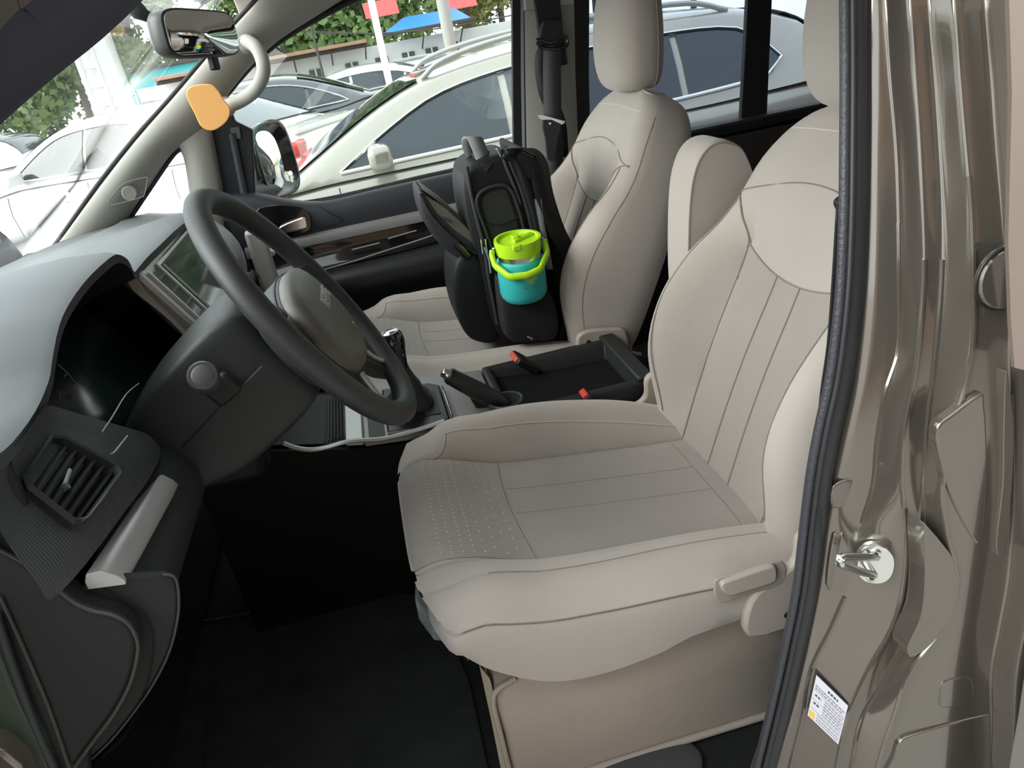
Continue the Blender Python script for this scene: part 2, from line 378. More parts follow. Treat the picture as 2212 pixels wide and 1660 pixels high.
rows = [[(x, 1.16, 1.068 + 0.02*(x + .1)), (x, 1.125, 1.060 + 0.02*(x + .1)), (x, 1.10, 1.045), (x, 1.10, 1.0), (x, 1.15, 0.96), (x, 1.16, 0.80), (x, 1.165, 0.58)] for x in [-0.36 + 0.05*i for i in range(18)]]
grid('lower_panel', rows, DOORB, door, sub=1)
box('front_filler', (-0.43, 1.205, 0.92), (0.16, 0.06, 0.66), DOORB, door, bev=0.004)
tube('armrest_edge', smooth([P(700, 583, y=1.128), P(760, 566, y=1.128), P(830, 543, y=1.128), P(905, 519, y=1.128), P(960, 500, y=1.128)], 3), 0.0022, mat('edge_grey', (0.30, 0.31, 0.32), 0.3, metal=0.4), door, n=6)
for k, (a, b) in enumerate((((838, 516), (900, 498)), ((760, 540), (820, 525)))):
    tube('painted_gloss_highlight', PY(1.150, a, b), 0.0018, SILV, door, n=6)  # silver slivers stand in for highlights on the gloss panel
# handle recess, chrome inner handle
prism('handle_recess', smooth(PY(1.166, (552, 458), (585, 444), (640, 446), (668, 462), (672, 488), (660, 503), (610, 518), (560, 516)), 3, True), (0, 0.02, 0), GLOSSB, door, bev=0.002)
prism('inner_handle', smooth(PY(1.150, (606, 489), (652, 470), (661, 474), (663, 489), (656, 496), (620, 503), (606, 499)), 3, True), (0, 0.016, 0), CHROME, door, bev=0.003)
tube('panel_seam', smooth(PY(1.168, (690, 445), (720, 465), (737, 472), (725, 482), (690, 492)), 4), 0.0012, BLACK, door, n=6)
# glass run and belt rubbers
tube('belt_rubber', smooth(PY(1.213, (690, 437), (716, 433), (800, 413), (900, 389), (1000, 367), (1110, 342)), 3), 0.006, RUBBER, door, n=8, flat=(1.3, 0.8))
tube('belt_rubber', smooth(PY(1.235, (640, 440), (716, 427), (800, 408), (900, 384), (1000, 362), (1110, 338)), 3), 0.005, RUBBER, door, n=8)
frame_pts = PY(1.20, (488, 202), (530, 152), (573, 110), (627, 71), (690, 35), (760, 0), (870, -45), (1000, -75), (1118, -85))
tube('window_frame', smooth(frame_pts, 4), 0.010, BLACK, door, n=8, flat=(1.0, 1.2))
tube('window_frame_seal', smooth([p + Vector((-0.012, -0.012, 0.012)) for p in frame_pts], 4), 0.0055, RUBBER, door, n=8)
# black front corner (mirror sail) of the door window
prism('mirror_sail', PY(1.205, (446, 282), (486, 204), (508, 262), (545, 280), (552, 440), (470, 470)), (0, 0.02, 0), mat('sail_black', (0.013, 0.014, 0.018), 0.55), door, bev=0.004)
tube('sail_rib', smooth(PY(1.198, (500, 288), (512, 345), (527, 420)), 3), 0.010, mat('sail_rib', (0.05, 0.055, 0.065), 0.5), door, n=8)
prism('sail_cap', PY(1.198, (496, 276), (517, 274), (521, 300), (503, 303)), (0, 0.01, 0), mat('sail_grey', (0.12, 0.125, 0.13), 0.5), door, bev=0.002)
gl = mesh('window_glass', PY(1.225, (455, 470), (440, 250), (560, 70), (800, -90), (1125, -110), (1125, 360), (1000, 385), (700, 450)), [tuple(range(8))], SIDEG, door, solid=0.004)

# ---------------------------------------------------------------- near pillar: stepped painted pressing beside the open door
RY = [-60, 0, 150, 300, 450, 600, 750, 850, 950, 1050, 1150, 1250, 1350, 1450, 1550, 1660, 1760]
CC = [
 (-0.404, [1868, 1868, 1869, 1870, 1868, 1864, 1853, 1838, 1816, 1796, 1780, 1767, 1747, 1725, 1700, 1660, 1625]),
 (-0.412, [1912, 1915, 1922, 1935, 1941, 1943, 1942, 1912, 1895, 1884, 1857, 1838, 1798, 1750, 1732, 1705, 1685]),
 (-0.440, [1962, 1965, 1975, 1985, 1992, 1995, 1983, 1968, 1950, 1947, 1957, 1953, 1930, 1875, 1830, 1805, 1790]),
 (-0.442, [2002, 2005, 2018, 2028, 2035, 2034, 2022, 2010, 2000, 1996, 1994, 1996, 1976, 1922, 1862, 1838, 1820]),
 (-0.466, [2058, 2062, 2072, 2085, 2098, 2102, 2101, 2080, 2048, 2036, 2044, 2066, 2040, 1965, 1930, 1895, 1880]),
 (-0.468, [2125, 2128, 2140, 2150, 2163, 2174, 2180, 2184, 2188, 2188, 2186, 2178, 2160, 2142, 2142, 2138, 2130]),
 (-0.500, [2186, 2192, 2206, 2218, 2230, 2240, 2246, 2248, 2250, 2250, 2246, 2236, 2216, 2196, 2192, 2186, 2176]),
 (-0.508, [2300]*17)]
RY = [-620] + RY
CC = [(y_, [xs_[0] - (xs_[2] - xs_[0])*2.0 if k_ < 7 else xs_[0]] + xs_) for k_, (y_, xs_) in enumerate(CC)]
tum = [(-620, 0.175), (-60, 0.062), (150, 0.046), (300, 0.034), (450, 0.021), (600, 0.010), (800, 0.0), (1200, -0.006), (1760, 0.0)]
def Cpt(k, py):
    y0, xs = CC[k]; return P(itp(py, list(zip(RY, xs))), py, y=y0 + itp(py, tum))
rows = []
for i in range(56):
    py = -620 + 2380*i/55; cols = [Cpt(k, py) for k in range(8)]; r = [cols[0] + Vector((0.0, 0.03, 0)), cols[0]]
    for k in range(1, 7):
        a, b, c2 = cols[k - 1], cols[k], cols[k + 1]; d1 = (a - b); d2 = (c2 - b); e = 0.0042
        r += [b + d1.normalized()*min(e, d1.length*0.3), b, b + d2.normalized()*min(e, d2.length*0.3)]
    r.append(cols[7]); rows.append(r)
pillar = st(grid('trim_door_pillar', rows, PAINT, sub=1))
WELD = mat('pressing_edge_sealer', (0.46, 0.40, 0.34), 0.35, metal=0.3, coat=0.5)
for k, (r0, r1) in ((1, (480, 1130)), (1, (1290, 1660)), (2, (560, 1660)), (3, (560, 1660)), (4, (380, 1660)), (5, (850, 1660))):
    tube('pressed_edge', [Cpt(k, r0 + (r1 - r0)*i/40) + Vector((-0.0002, -0.0004, 0)) for i in range(41)], 0.0024, PAINT, pillar, n=6)
def emboss(name, pts, y, h, m=PAINT, bev=0.004, par=pillar):
    return prism(name, smooth(PY(y, *pts), 3, True), (0, h, 0), m, par, bev=bev, seg=3)
# raised plates and ribs pressed into the lower pillar
emboss('pressed_plate', [(2024, 928), (2060, 895), (2120, 852), (2128, 870), (2134, 980), (2130, 1100), (2118, 1180), (2085, 1140), (2052, 1070), (2030, 990)], -0.474, 0.012)
emboss('pressed_rib', [(2172, 815), (2180, 820), (2190, 930), (2186, 1060), (2168, 1200), (2152, 1180), (2166, 1050), (2168, 930)], -0.478, 0.012, bev=0.003)
emboss('pressed_bracket', [(1996, 1145), (2006, 1140), (2068, 1222), (2070, 1290), (2030, 1370), (1975, 1420), (1960, 1400), (1990, 1330), (1998, 1240)], -0.474, 0.025)
emboss('pressed_shelf', [(2070, 1235), (2160, 1210), (2168, 1250), (2150, 1340), (2090, 1375), (2040, 1372), (2066, 1300)], -0.470, 0.012)
emboss('pressed_square', [(2038, 1472), (2095, 1462), (2106, 1490), (2098, 1518), (2036, 1532), (2030, 1505)], -0.472, 0.01, bev=0.003)
emboss('pressed_dimple', [(1800, 1052), (1842, 1036), (1855, 1044), (1848, 1078), (1830, 1092), (1798, 1098)], -0.4125, 0.004, bev=0.002)
# lower step panel of the sliding door with its dark gap
prism('door_gap', PY(-0.462, (1905, 1660), (1935, 1590), (1985, 1572), (2150, 1530), (2162, 1560), (2140, 1760), (1860, 1760)), (0, 0.004, 0), BLACK, pillar, bev=0)
emboss('step_panel', [(1932, 1640), (1945, 1604), (1990, 1584), (2130, 1546), (2148, 1552), (2140, 1660), (2120, 1760), (1900, 1760)], -0.472, 0.02, bev=0.005)
# round blanking plug, half covered by the sliding door edge
v, f = lathe_data([(0.0, 0.004), (0.026, 0.004), (0.0278, 0.002), (0.0278, -0.004)], P(2172, 600, y=-0.468), (0, -1, 0.05), 32)
plug = mesh('blanking_plug', v, f, PAINT); tag(plug, 'round painted blanking plug with a black edge set in the door pillar', 'plug')
pp = P(2172, 600, y=-0.4705)
tube('rubber_edge', [pp + Vector((0.0285*math.cos(a), 0, 0.0285*math.sin(a))) for a in [2*math.pi*i/40 for i in range(40)]], 0.0013, BLACK, plug, n=6, closed=True)
# beige-edged front edge of the sliding door
st(strip('door_2', [(2178, -60), (2186, 200), (2178, 520), (2184, 700), (2192, 795)], [(2216, -60), (2236, 200), (2240, 520), (2244, 700), (2244, 800)], -0.498, mat('door_edge_paint', (0.26, 0.21, 0.175), 0.28, metal=0.5, coat=1.0), dep=0.004, bulge=0.008))
sk_ = [[Vector((x, -0.508 - 0.012*math.sin(math.pi*t), z)) for t, z in ((0, 0.36), (0.2, 0.55), (0.5, 0.85), (0.8, 1.08), (1, 1.19))] for x in (0.545, 0.58, 1.2, 2.2, 3.6)]
st(grid('wall_left_outer', sk_, PAINT, sub=1))
st(box('trim_sliding_door_post', (0.64, -0.47, 1.47), (0.18, 0.05, 0.58), BLACK, bev=0.01))
# rubber seal around the opening
seal_px = [(1846, -620), (1846, -300), (1846, -80), (1847, 0), (1848, 150), (1847, 300), (1845, 450), (1839, 600), (1828, 720), (1812, 830), (1790, 930), (1772, 1030), (1757, 1150), (1741, 1280), (1717, 1400), (1690, 1520), (1658, 1650), (1630, 1760)]
def syy(i): return -0.398 + itp(seal_px[i][1], tum)
sl = thing('door_seal', P(1658, 1650, y=-0.398), 'black rubber weather seal running down the edge of the open door pillar', 'seal')
tube('seal_bulb', smooth([P(a, b, y=syy(i)) for i, (a, b) in enumerate(seal_px)], 4), 0.0118, RUBBER, sl, n=14, flat=(1.0, 1.0), up=(1, 0, 0))
tube('seal_lip', smooth([P(a - 21, b, y=syy(i) - 0.004) for i, (a, b) in enumerate(seal_px)], 4), 0.0052, mat('seal_lip_rubber', (0.035, 0.036, 0.044), 0.4, bump=(250, 0.8, 0.001)), sl, n=10, up=(1, 0, 0))
tube('seal_ridge', smooth([P(a - 4, b, y=syy(i) - 0.0105) for i, (a, b) in enumerate(seal_px)], 4), 0.0030, RUBBER, sl, n=8, up=(1, 0, 0))
# inner trim of the near pillar, dark gap beside the seat
st(grid('trim_near_pillar_inner', [[P(a - 12, b, y=-0.385 + itp(b, tum)), P(a + 10, b, y=-0.37 + itp(b, tum)), P(a + 10, b, y=-0.37 + itp(b, tum)) + Vector((0.25, 0.0, 0))] for a, b in seal_px], BLACK))

# the driver's own door, swung wide open beside the photographer (outside the picture)
dr = thing('door_3', (-0.52, -0.47, 0.45)); st(dr)
dd = Vector((-0.42, -0.91, 0)).normalized(); dn = Vector((dd.y, -dd.x, 0))
box('door_panel', Vector((-0.56, -0.50, 0.80)) + dd*0.55, (1.08, 0.10, 0.85), BLACK, dr, bev=0.03, ax=(dd, dn, Vector((0, 0, 1))))
fr_ = [Vector((-0.56, -0.50, 0)) + dd*a + Vector((0, 0, z)) for a, z in ((0.04, 1.22), (0.35, 1.60), (0.60, 1.76), (1.05, 1.78), (1.08, 1.22))]
tube('door_window_frame', fr_, 0.03, BLACK, dr, n=8)
mesh('door_glass', fr_, [(0, 1, 2, 3, 4)], SIDEG, dr, solid=0.004)

# body around the front of the open doorway: hinge pillar, wing, bonnet, rocker (mostly outside the picture)
hp_ = [[Vector((x, y, z)) for x, y in ((-0.64, -0.40), (-0.64, -0.49), (-0.60, -0.505), (-0.52, -0.50), (-0.49, -0.48), (-0.485, -0.425), (-0.485, -0.40))] for z in (0.40, 0.7, 1.0, 1.20, 1.30)]
st(grid('trim_hinge_pillar', hp_, PAINT, sub=1))
wing = [[Vector((x, -0.50 + 0.10*max(0, (-x - 1.2)/0.5)**2 + d, z)) for d, z in ((0.0, 0.42), (-0.015, 0.70), (-0.012, 0.95), (0.02, 1.13 + 0.16*(x + 1.0)*0.9), (0.07, 1.205 + 0.2*(x + 0.9)*0.8), (0.20, 1.225 + 0.2*(x + 0.9)*0.8))] for x in (-1.75, -1.6, -1.3, -1.0, -0.8, -0.62)]
st(grid('trim_front_wing', wing, PAINT, sub=1))
bon = []
for i in range(9):
    y = -0.32 + 1.46*i/8; bw = 1 - ((y - 0.41)/0.73)**2
    bon.append([Vector((x, y, z + 0.015*bw)) for x, z in ((-0.92, 1.205), (-1.1, 1.165), (-1.4, 1.09), (-1.65, 1.0), (-1.80, 0.86), (-1.83, 0.55))])
st(grid('trim_bonnet', bon, PAINT, sub=1))
st(grid('trim_rocker', [[Vector((x, -0.47, 0.56)), Vector((x, -0.515, 0.53)), Vector((x, -0.53, 0.45)), Vector((x, -0.51, 0.34)), Vector((x, -0.45, 0.30))] for x in (-0.64, -0.2, 0.2, 0.5)], PAINT, sub=1))
# ================================================================ front seats (built once, copied for the passenger)
seat = thing('front_seat', (0.22, 0.0, FZ), 'beige fabric driver seat with folded-up armrest behind the steering wheel', 'car seat', 'front seats')
ZI = [(-0.06, 0.950), (-0.03, 0.957), (0.02, 0.948), (0.06, 0.932), (0.11, 0.914), (0.26, 0.890), (0.42, 0.868), (0.52, 0.860)]
HB = [(-0.03, 0.0), (0.0, 0.012), (0.03, 0.036), (0.07, 0.056), (0.18, 0.076), (0.32, 0.068), (0.41, 0.048), (0.48, 0.022), (0.52, 0.015)]
ZB = [(-0.03, 0.895), (0.007, 0.850), (0.076, 0.802), (0.146, 0.787), (0.234, 0.793), (0.282, 0.806), (0.43, 0.812), (0.52, 0.812)]
HBN = [(-0.03, 0.0), (0.0, 0.010), (0.03, 0.020), (0.07, 0.026), (0.18, 0.031), (0.32, 0.040), (0.41, 0.038), (0.48, 0.030), (0.52, 0.025)]
ZPN = [(-0.03, 0.940), (0.0, 0.940), (0.04, 0.926), (0.10, 0.910), (0.164, 0.903), (0.227, 0.902), (0.317, 0.904), (0.42, 0.898), (0.52, 0.890)]
CT = [(0.0, 0.006, 0), (0.08, 0.006, 0), (0.130, 0.003, 0), (0.1445, -0.002, 0), (0.1475, -0.0085, 0), (0.1505, -0.002, 0.06), (0.162, 0.0, 0.42), (0.178, 0.0, 0.76), (0.196, 0.0, 0.96), (0.213, 0, 1.0), (0.232, -0.004, 0.95), (0.247, -0.014, 0.85)]
CN = [(0.0, 0.006, 0), (0.08, 0.006, 0), (0.130, 0.003, 0), (0.1445, -0.002, 0), (0.1475, -0.0085, 0), (0.1505, -0.002, 0.15), (0.162, 0.0, 0.62), (0.178, 0.0, 0.90), (0.190, -0.001, 0.97), (0.1975, -0.0045, 0.97), (0.205, 0.0, 1.0), (0.220, 0.0, 1.0), (0.235, -0.007, 0.95), (0.247, -0.016, 0.85)]
def cushy(x, y):
    ay = abs(y); far = y >= 0; t = CT if far else CN
    return itp(x, ZI) + itp(ay, [(a, b) for a, b, c in t]) + itp(x, HB if far else HBN)*itp(ay, [(a, c) for a, b, c in t])
def cush(x, ay): return cushy(x, ay)
def cpt(x, y, up=0.0): return Vector((x, y, cushy(x, y) + up))
HY = [0.0, 0.03, 0.06, 0.09, 0.115, 0.132, 0.1415, 0.1455, 0.1475, 0.1495, 0.154, 0.162, 0.172, 0.184, 0.192, 0.1975, 0.203, 0.212, 0.226, 0.238, 0.247]
def csec(x):
    zb = itp(x, ZB); out = []
    for sg in (-1, 1):
        zt = cushy(x, sg*0.247)
        if sg > 0: zp = zt - 0.046 if zt - 0.046 > zb + 0.02 else (zt + zb)/2
        else: zp = min(itp(x, ZPN), zt - 0.012)
        zp = max(zp, zb + 0.018)
        half = [(a, cushy(x, sg*max(a, 1e-6))) for a in HY] + [(0.257, zt - (zt - zp)*0.28), (0.2665, zp + (zt - zp)*0.36), (0.2668, zp + 0.006), (0.2625, zp), (0.2645, zp - 0.006), (0.266, zp - 0.014 if zp - 0.02 > zb + 0.014 else zp - 0.008), (0.2655, zb + (zp - zb)*0.45), (0.261, zb + 0.010), (0.252, zb + 0.002), (0.225, zb)]
        out.append(half)
    return [Vector((x, -a, b)) for a, b in out[0][::-1]] + [Vector((x, a, b)) for a, b in out[1][1:]]
PIPE = len(HY) + 3
xs = [-0.022, -0.012, 0.0, 0.012, 0.025, 0.04] + [0.06 + 0.02*i for i in range(23)]
rows = []
first = csec(xs[0]); mz = sum(p.z for p in first)/len(first)
for fwd, ins in ((0.046, 0.030), (0.041, 0.018), (0.030, 0.008), (0.016, 0.002)):
    r = []
    for p in first:
        q = p.copy(); q.x -= fwd*(1 - 0.55*(abs(p.y)/0.263)**4); q.y -= ins*(p.y/0.263); dz = q.z - mz
        q.z -= max(-abs(dz), min(abs(dz), ins*0.9))*(1 if dz > 0 else -1) if abs(dz) > 0.002 else 0
        r.append(q)
    rows.append(r)
for x in xs: rows.append(csec(x))
cu = grid('seat_cushion', rows, FAB, seat, cv=True, caps=(True, True))
# ribbed centre insert lying in the cushion, front roll
ins = []
for ri, r in enumerate(rows[1:]):
    mid_ = len(r)//2; lo_ = mid_ - 6; hi_ = mid_ + 6; fw_ = 1.0 if ri < 2 else (0.5 if ri < 4 else 0.0)
    sel = [p + Vector((-0.0016*fw_, 0, 0.0016)) for p in r[lo_:hi_ + 1]]
    if ri == 0: ins.append([Vector((p.x - 0.0008, p.y, p.z - 0.012)) for p in sel])
    ins.append(sel)
grid('seat_insert', ins, FABIN, seat)
def seam(path, r=0.0014, m=SEAM, par=seat, name='seam'): return tube(name, path, r, m, par, n=5)
seam([cpt(0.101 + 0.010*(1 - (y/0.141)**2)*-1 + 0.006, y, 0.0012) for y in [-0.141 + 0.0141*i for i in range(21)]])
seam([cpt(0.420, y, 0.0012) for y in [-0.141 + 0.0141*i for i in range(21)]])
for yy in (0.043, -0.029): seam([cpt(0.103 + 0.317*i/16, yy - 0.006*i/16, 0.0014) for i in range(17)], 0.0011)
for s in (-1, 1):
    seam([cpt(0.03 + 0.45*i/30, s*(0.184 - 0.02*(i/30)), 0.0006) for i in range(31)], 0.0010, SEAMLT) if s > 0 else seam([cpt(0.035 + 0.44*i/30, -0.1975, 0.0006) for i in range(31)], 0.0013)
    if s > 0: seam([cpt(-0.004 + 0.034*math.sin(a), s*(0.150 + 0.034*(1 - math.cos(a))), 0.001) for a in [math.pi/2*i/8 for i in range(9)]], 0.0010, SEAMLT)
    path = []
    for i in range(31):
        x = -0.015 + 0.45*i/30; c = csec(x); k = PIPE; path.append(c[len(c)//2 + k] if s > 0 else c[len(c)//2 - k])
    seam(smooth(path, 1), 0.0013)
# tiny stitched dots across the front roll and lower back
dv, df = [], []
for i in range(8):
    for j in range(24):
        x = -0.020 + 0.0150*i; y = -0.132 + 0.0115*j
        if i > 3 and (j + i) % 2: continue
        p = Vector((x, y, cushy(x, y) + 0.0022)); o_ = len(dv)
        dv += [p + Vector((a*0.0013, b*0.0013, 0)) for a, b in ((-1, -1), (1, -1), (1, 1), (-1, 1))]; df.append((o_, o_ + 1, o_ + 2, o_ + 3))
d_ = mesh('stitched_dots', dv, df, SEAMLT, seat, smo=False); d_['kind'] = 'stuff'
# backrest ------------------------------------------------------------
BA = math.radians(24); BO = Vector((0.470, 0, 0.860)); BD = Vector((math.sin(BA), 0, math.cos(BA))); BN = Vector((-math.cos(BA), 0, math.sin(BA)))
BOL = [(0.0, 0.045), (0.04, 0.066), (0.135, 0.112), (0.23, 0.120), (0.32, 0.096), (0.38, 0.066), (0.43, 0.050), (0.50, 0.040), (0.57, 0.020), (0.62, 0.0)]
BW = [(-0.03, 0.225), (0.05, 0.245), (0.15, 0.252), (0.30, 0.250), (0.37, 0.236), (0.44, 0.222), (0.50, 0.208), (0.545, 0.186), (0.575, 0.158), (0.592, 0.125), (0.602, 0.08)]
INS = [(0.0, 0.022), (0.1, 0.028), (0.2, 0.030), (0.35, 0.026), (0.42, 0.034), (0.5, 0.036), (0.57, 0.022), (0.61, 0.0)]
GROOVE = True
def bfront(s, ay):
    b, n0, W = itp(s, BOL), itp(s, INS), itp(s, BW); k = itp(s, [(0.0, 1), (0.36, 1.0), (0.44, 0.0), (0.6, 0.0)])
    ed = 0.1475*k + (1 - k)*0.10
    groove = 0.007*k
    if ay <= ed - 0.004: return n0
    pk = W - 0.045
    t = max(0.0, min(1, (ay - ed)/max(0.001, pk - ed)))
    v = n0 + (b - n0)*(3*t*t - 2*t**3)
    if GROOVE and abs(ay - ed) < 0.004: v -= groove
    if ay > pk:
        q = (ay - pk)/0.045; v -= (0.045 + 0.3*max(0, b - n0))*(1 - math.sqrt(max(0, 1 - q*q)))
    return v
def bp(s, y, n): return BO + BD*s + BN*n + Vector((0, y, 0))
def bsec(s):
    W = itp(s, BW); fr = [0, .3, .5, .57, .585, .6, .64, .70, .76, .82, .88, .93, .965, .988, 1.0]
    k = itp(s, [(0.0, 1), (0.36, 1.0), (0.44, 0.0), (0.6, 0.0)])
    ys = [W*f for f in fr]
    ed = 0.1475
    ys[2:6] = [ed - 0.012, ed - 0.005, ed, ed + 0.005] if W > 0.2 else ys[2:6]
    ys = sorted(ys)
    half = [(y, bfront(s, y)) for y in ys]
    nf = half[-1][1]; tk = itp(s, [(-0.03, -0.075), (0.1, -0.088), (0.5, -0.092), (0.58, -0.08), (0.603, -0.06)])
    nb = min(nf - 0.02, tk)
    half += [(W + 0.002, nf*0.7 + nb*0.3), (W + 0.003, nf*0.4 + nb*0.6), (W, nf*0.12 + nb*0.88), (W - 0.012, nb - 0.004), (W - 0.04, nb - 0.01), (W*0.4, nb - 0.012)]
    return [bp(s, -a, b) for a, b in half[::-1]] + [bp(s, a, b) for a, b in half[1:]]
ss = [-0.03, -0.015, 0.0] + [0.02*i for i in range(1, 28)] + [0.55, 0.56, 0.57, 0.58, 0.588, 0.594, 0.599, 0.602]
rows = [bsec(s) for s in ss]
top = [p + BD*0.004 for p in rows[-1]]; cm = sum(top, Vector())/len(top)
rows.append([p.lerp(cm + Vector((0, p.y, 0)), 0.35) for p in top]); bt = [p.copy() for p in rows[0]]; cb = sum(bt, Vector())/len(bt)
rows.insert(0, [p.lerp(cb + Vector((0, p.y*0.9, 0)), 0.25) - BD*0.008 for p in bt])
bk = grid('backrest', rows, FAB, seat, cv=True, caps=(True, True))
bi = []
for i in range(20):
    r_ = []
    for j in range(15):
        y = -0.1405 + 0.281*j/14; s = -0.01 + (0.372 - 0.028*(1 - (y/0.141)**2))*i/19; r_.append(bp(s, y, bfront(s, abs(y)) + 0.0016))
    bi.append(r_)
grid('back_insert', bi, FABIN, seat)
GROOVE = False
def bseam(f_, r=0.0014, m=SEAM, n=24): return seam([bp(*f_(i/n)) for i in range(n + 1)], r, m)
bseam(lambda t: (0.362 - 0.028*(1 - (2*t - 1)**2), -0.141 + 0.282*t, bfront(0.34, abs(-0.141 + 0.282*t)) + 0.0016))
for yy in (0.040, -0.032): bseam(lambda t: (0.0 + 0.335*t, yy*(1 - 0.1*t), 0.0285 + bfront(0.335*t, 0) - 0.026 + 0.0), 0.0012)
for s_ in (-1, 1):
    bseam(lambda t: (0.355 + 0.085*math.sin(t*1.45), s_*(0.1475 + 0.068*(1 - math.cos(t*1.45))), bfront(0.355 + 0.085*math.sin(t*1.45), 0.1475 + 0.068*(1 - math.cos(t*1.45))) + 0.001), 0.0015)
    bseam(lambda t: (0.03 + 0.40*t, s_*(0.186 + 0.022*math.sin(t*3)), bfront(0.03 + 0.40*t, 0.186 + 0.022*math.sin(t*3)) + 0.0005), 0.0010)
    bseam(lambda t: (0.0 + 0.36*t, s_*0.1465, bfront(0.36*t, 0.142) + 0.0006), 0.0016)
    # seam down the side where front and side panels meet
    bseam(lambda t: (0.02 + 0.53*t, s_*(itp(0.02 + 0.53*t, BW) - 0.004), bfront(0.02 + 0.53*t, itp(0.02 + 0.53*t, BW) - 0.004) - 0.001), 0.0013)
bseam(lambda t: (0.435 + 0.045*math.sin(math.pi*t), -0.208 + 0.416*t, bfront(0.435 + 0.045*math.sin(math.pi*t), abs(-0.208 + 0.416*t)) + 0.0008), 0.0013)
bseam(lambda t: (0.552 + 0.006*math.sin(math.pi*t), -0.165 + 0.33*t, bfront(0.556, abs(-0.165 + 0.33*t)) + 0.001), 0.0012, SEAMLT)
# headrest --------------------------------------------------------------
HR = [(1.408, 0.715, 0.030, 0.055), (1.412, 0.712, 0.045, 0.080), (1.422, 0.708, 0.053, 0.100), (1.440, 0.706, 0.0595, 0.113), (1.470, 0.706, 0.063, 0.121), (1.510, 0.708, 0.064, 0.125), (1.560, 0.712, 0.062, 0.122), (1.610, 0.718, 0.056, 0.114), (1.645, 0.724, 0.046, 0.103), (1.662, 0.728, 0.034, 0.088), (1.670, 0.731, 0.016, 0.055)]
rows = []
for z, x0, hx, hy in HR:
    r = []
    for i in range(32):
        a = 2*math.pi*i/32; ca, sa = math.cos(a), math.sin(a); e = 0.62
        r.append(Vector((x0 + hx*math.copysign(abs(ca)**e, ca) + (0.014*(sa*sa) if ca < 0 else 0), hy*math.copysign(abs(sa)**e, sa), z)))
    rows.append(r)
hd = grid('headrest', rows, FAB, seat, cv=True, caps=(True, True), sub=1)
for s_ in (-1, 1):
    pts = []
    for z, x0, hx, hy in HR[1:-1]: pts.append(Vector((x0 + hx*0.45, s_*hy*1.005, z)))
    seam(smooth(pts, 3), 0.0016, SEAM, hd, 'headrest_seam')
    tube('headrest_post', [(0.715, s_*0.055, 1.36), (0.722, s_*0.055, 1.43)], 0.0065, CHROME, hd, n=10)
    lathe('post_sleeve', [(0.0, 0.018), (0.013, 0.018), (0.016, 0.010), (0.018, 0.0)], (0.716, s_*0.055, 1.388), (0.1, 0, 1), BEIGEP, hd, n=16)
# recliner side covers, levers, pedestal -------------------------------------
for s_ in (-1, 1):
    y0 = s_*0.262
    ol = [Vector((x, y0, z)) for x, z in ((0.355, 0.800), (0.36, 0.862), (0.395, 0.888), (0.425, 0.905), (0.43, 0.94), (0.455, 0.952), (0.505, 0.945), (0.545, 0.93), (0.545, 0.86), (0.52, 0.805), (0.44, 0.797))]
    rc = prism('recliner_cover', smooth(ol, 3, True), (0, s_*0.016, 0), BEIGEP, seat, bev=0.005)
    lathe('screw_hole', [(0.0, 0.0006), (0.0048, 0.0006), (0.0055, 0.0)], (0.412, y0 + s_*0.0162, 0.822), (0, s_, 0), BLACK, rc, n=14)
    lathe('pivot_cap', [(0.0, 0.0006), (0.0045, 0.0006), (0.0055, 0.0)], (0.455, y0 + s_*0.0162, 0.925), (0, s_, 0), BLACK, rc, n=14)
    tube('seat_link', smooth([(0.555, s_*0.235, 0.93), (0.565, s_*0.24, 0.89), (0.56, s_*0.24, 0.86), (0.585, s_*0.24, 0.845)], 4), 0.006, BEIGEP, seat, n=8)
lv = smooth([P(a, b, y=-0.285) for a, b in ((1560, 1262), (1562, 1280), (1578, 1290), (1600, 1284), (1670, 1262), (1680, 1245), (1676, 1226), (1655, 1228), (1590, 1250))], 3, True)
prism('recliner_lever', lv, (0, 0.012, 0), BEIGEP, seat, bev=0.003)
prism('lever_recess', smooth([P(a, b, y=-0.2785) for a, b in ((1543, 1262), (1552, 1250), (1590, 1240), (1690, 1212), (1690, 1262), (1620, 1285), (1580, 1298), (1560, 1305), (1545, 1290))], 3, True), (0, 0.004, 0), mat('recess_beige', (0.34, 0.30, 0.26), 0.6), seat, bev=0.002)
# pedestal box with rounded carpeted cover
pr = []
for y in (-0.232, -0.226, -0.21, 0.21, 0.226, 0.232):
    i_ = 0.0 if abs(y) < 0.22 else (0.004 if abs(y) < 0.23 else 0.012)
    pts = [(0.0 + i_, FZ + 0.002), (0.002 + i_, 0.70), (0.0 + i_, 0.775 - i_), (0.012 + i_, 0.800 - i_), (0.04, 0.808 - i_), (0.30, 0.812 - i_), (0.40, 0.812 - i_), (0.432 - i_, 0.800 - i_), (0.448 - i_, 0.77), (0.452 - i_, 0.70), (0.452 - i_, FZ + 0.002)]
    pr.append([Vector((a, y, b)) for a, b in pts])
pd = grid('seat_pedestal', pr, CARPB, seat, caps=(True, True), solid=0)
tube('pedestal_hem', smooth([(0.006, -0.236, 0.586), (0.15, -0.2365, 0.592), (0.30, -0.2365, 0.592), (0.445, -0.236, 0.590)], 4), 0.006, CARPB, pd, n=8)
tube('pedestal_piping', smooth([(-0.001, -0.234, 0.60), (0.0, -0.233, 0.70), (0.0, -0.232, 0.768), (0.010, -0.231, 0.792), (0.038, -0.231, 0.803)], 4), 0.004, CARPB, pd, n=8)
tube('pedestal_piping', smooth([(0.38, -0.230, 0.808), (0.428, -0.230, 0.795), (0.447, -0.230, 0.765), (0.450, -0.23, 0.70)], 4), 0.003, mat('piping', (0.56, 0.50, 0.42), 0.8), pd, n=8)
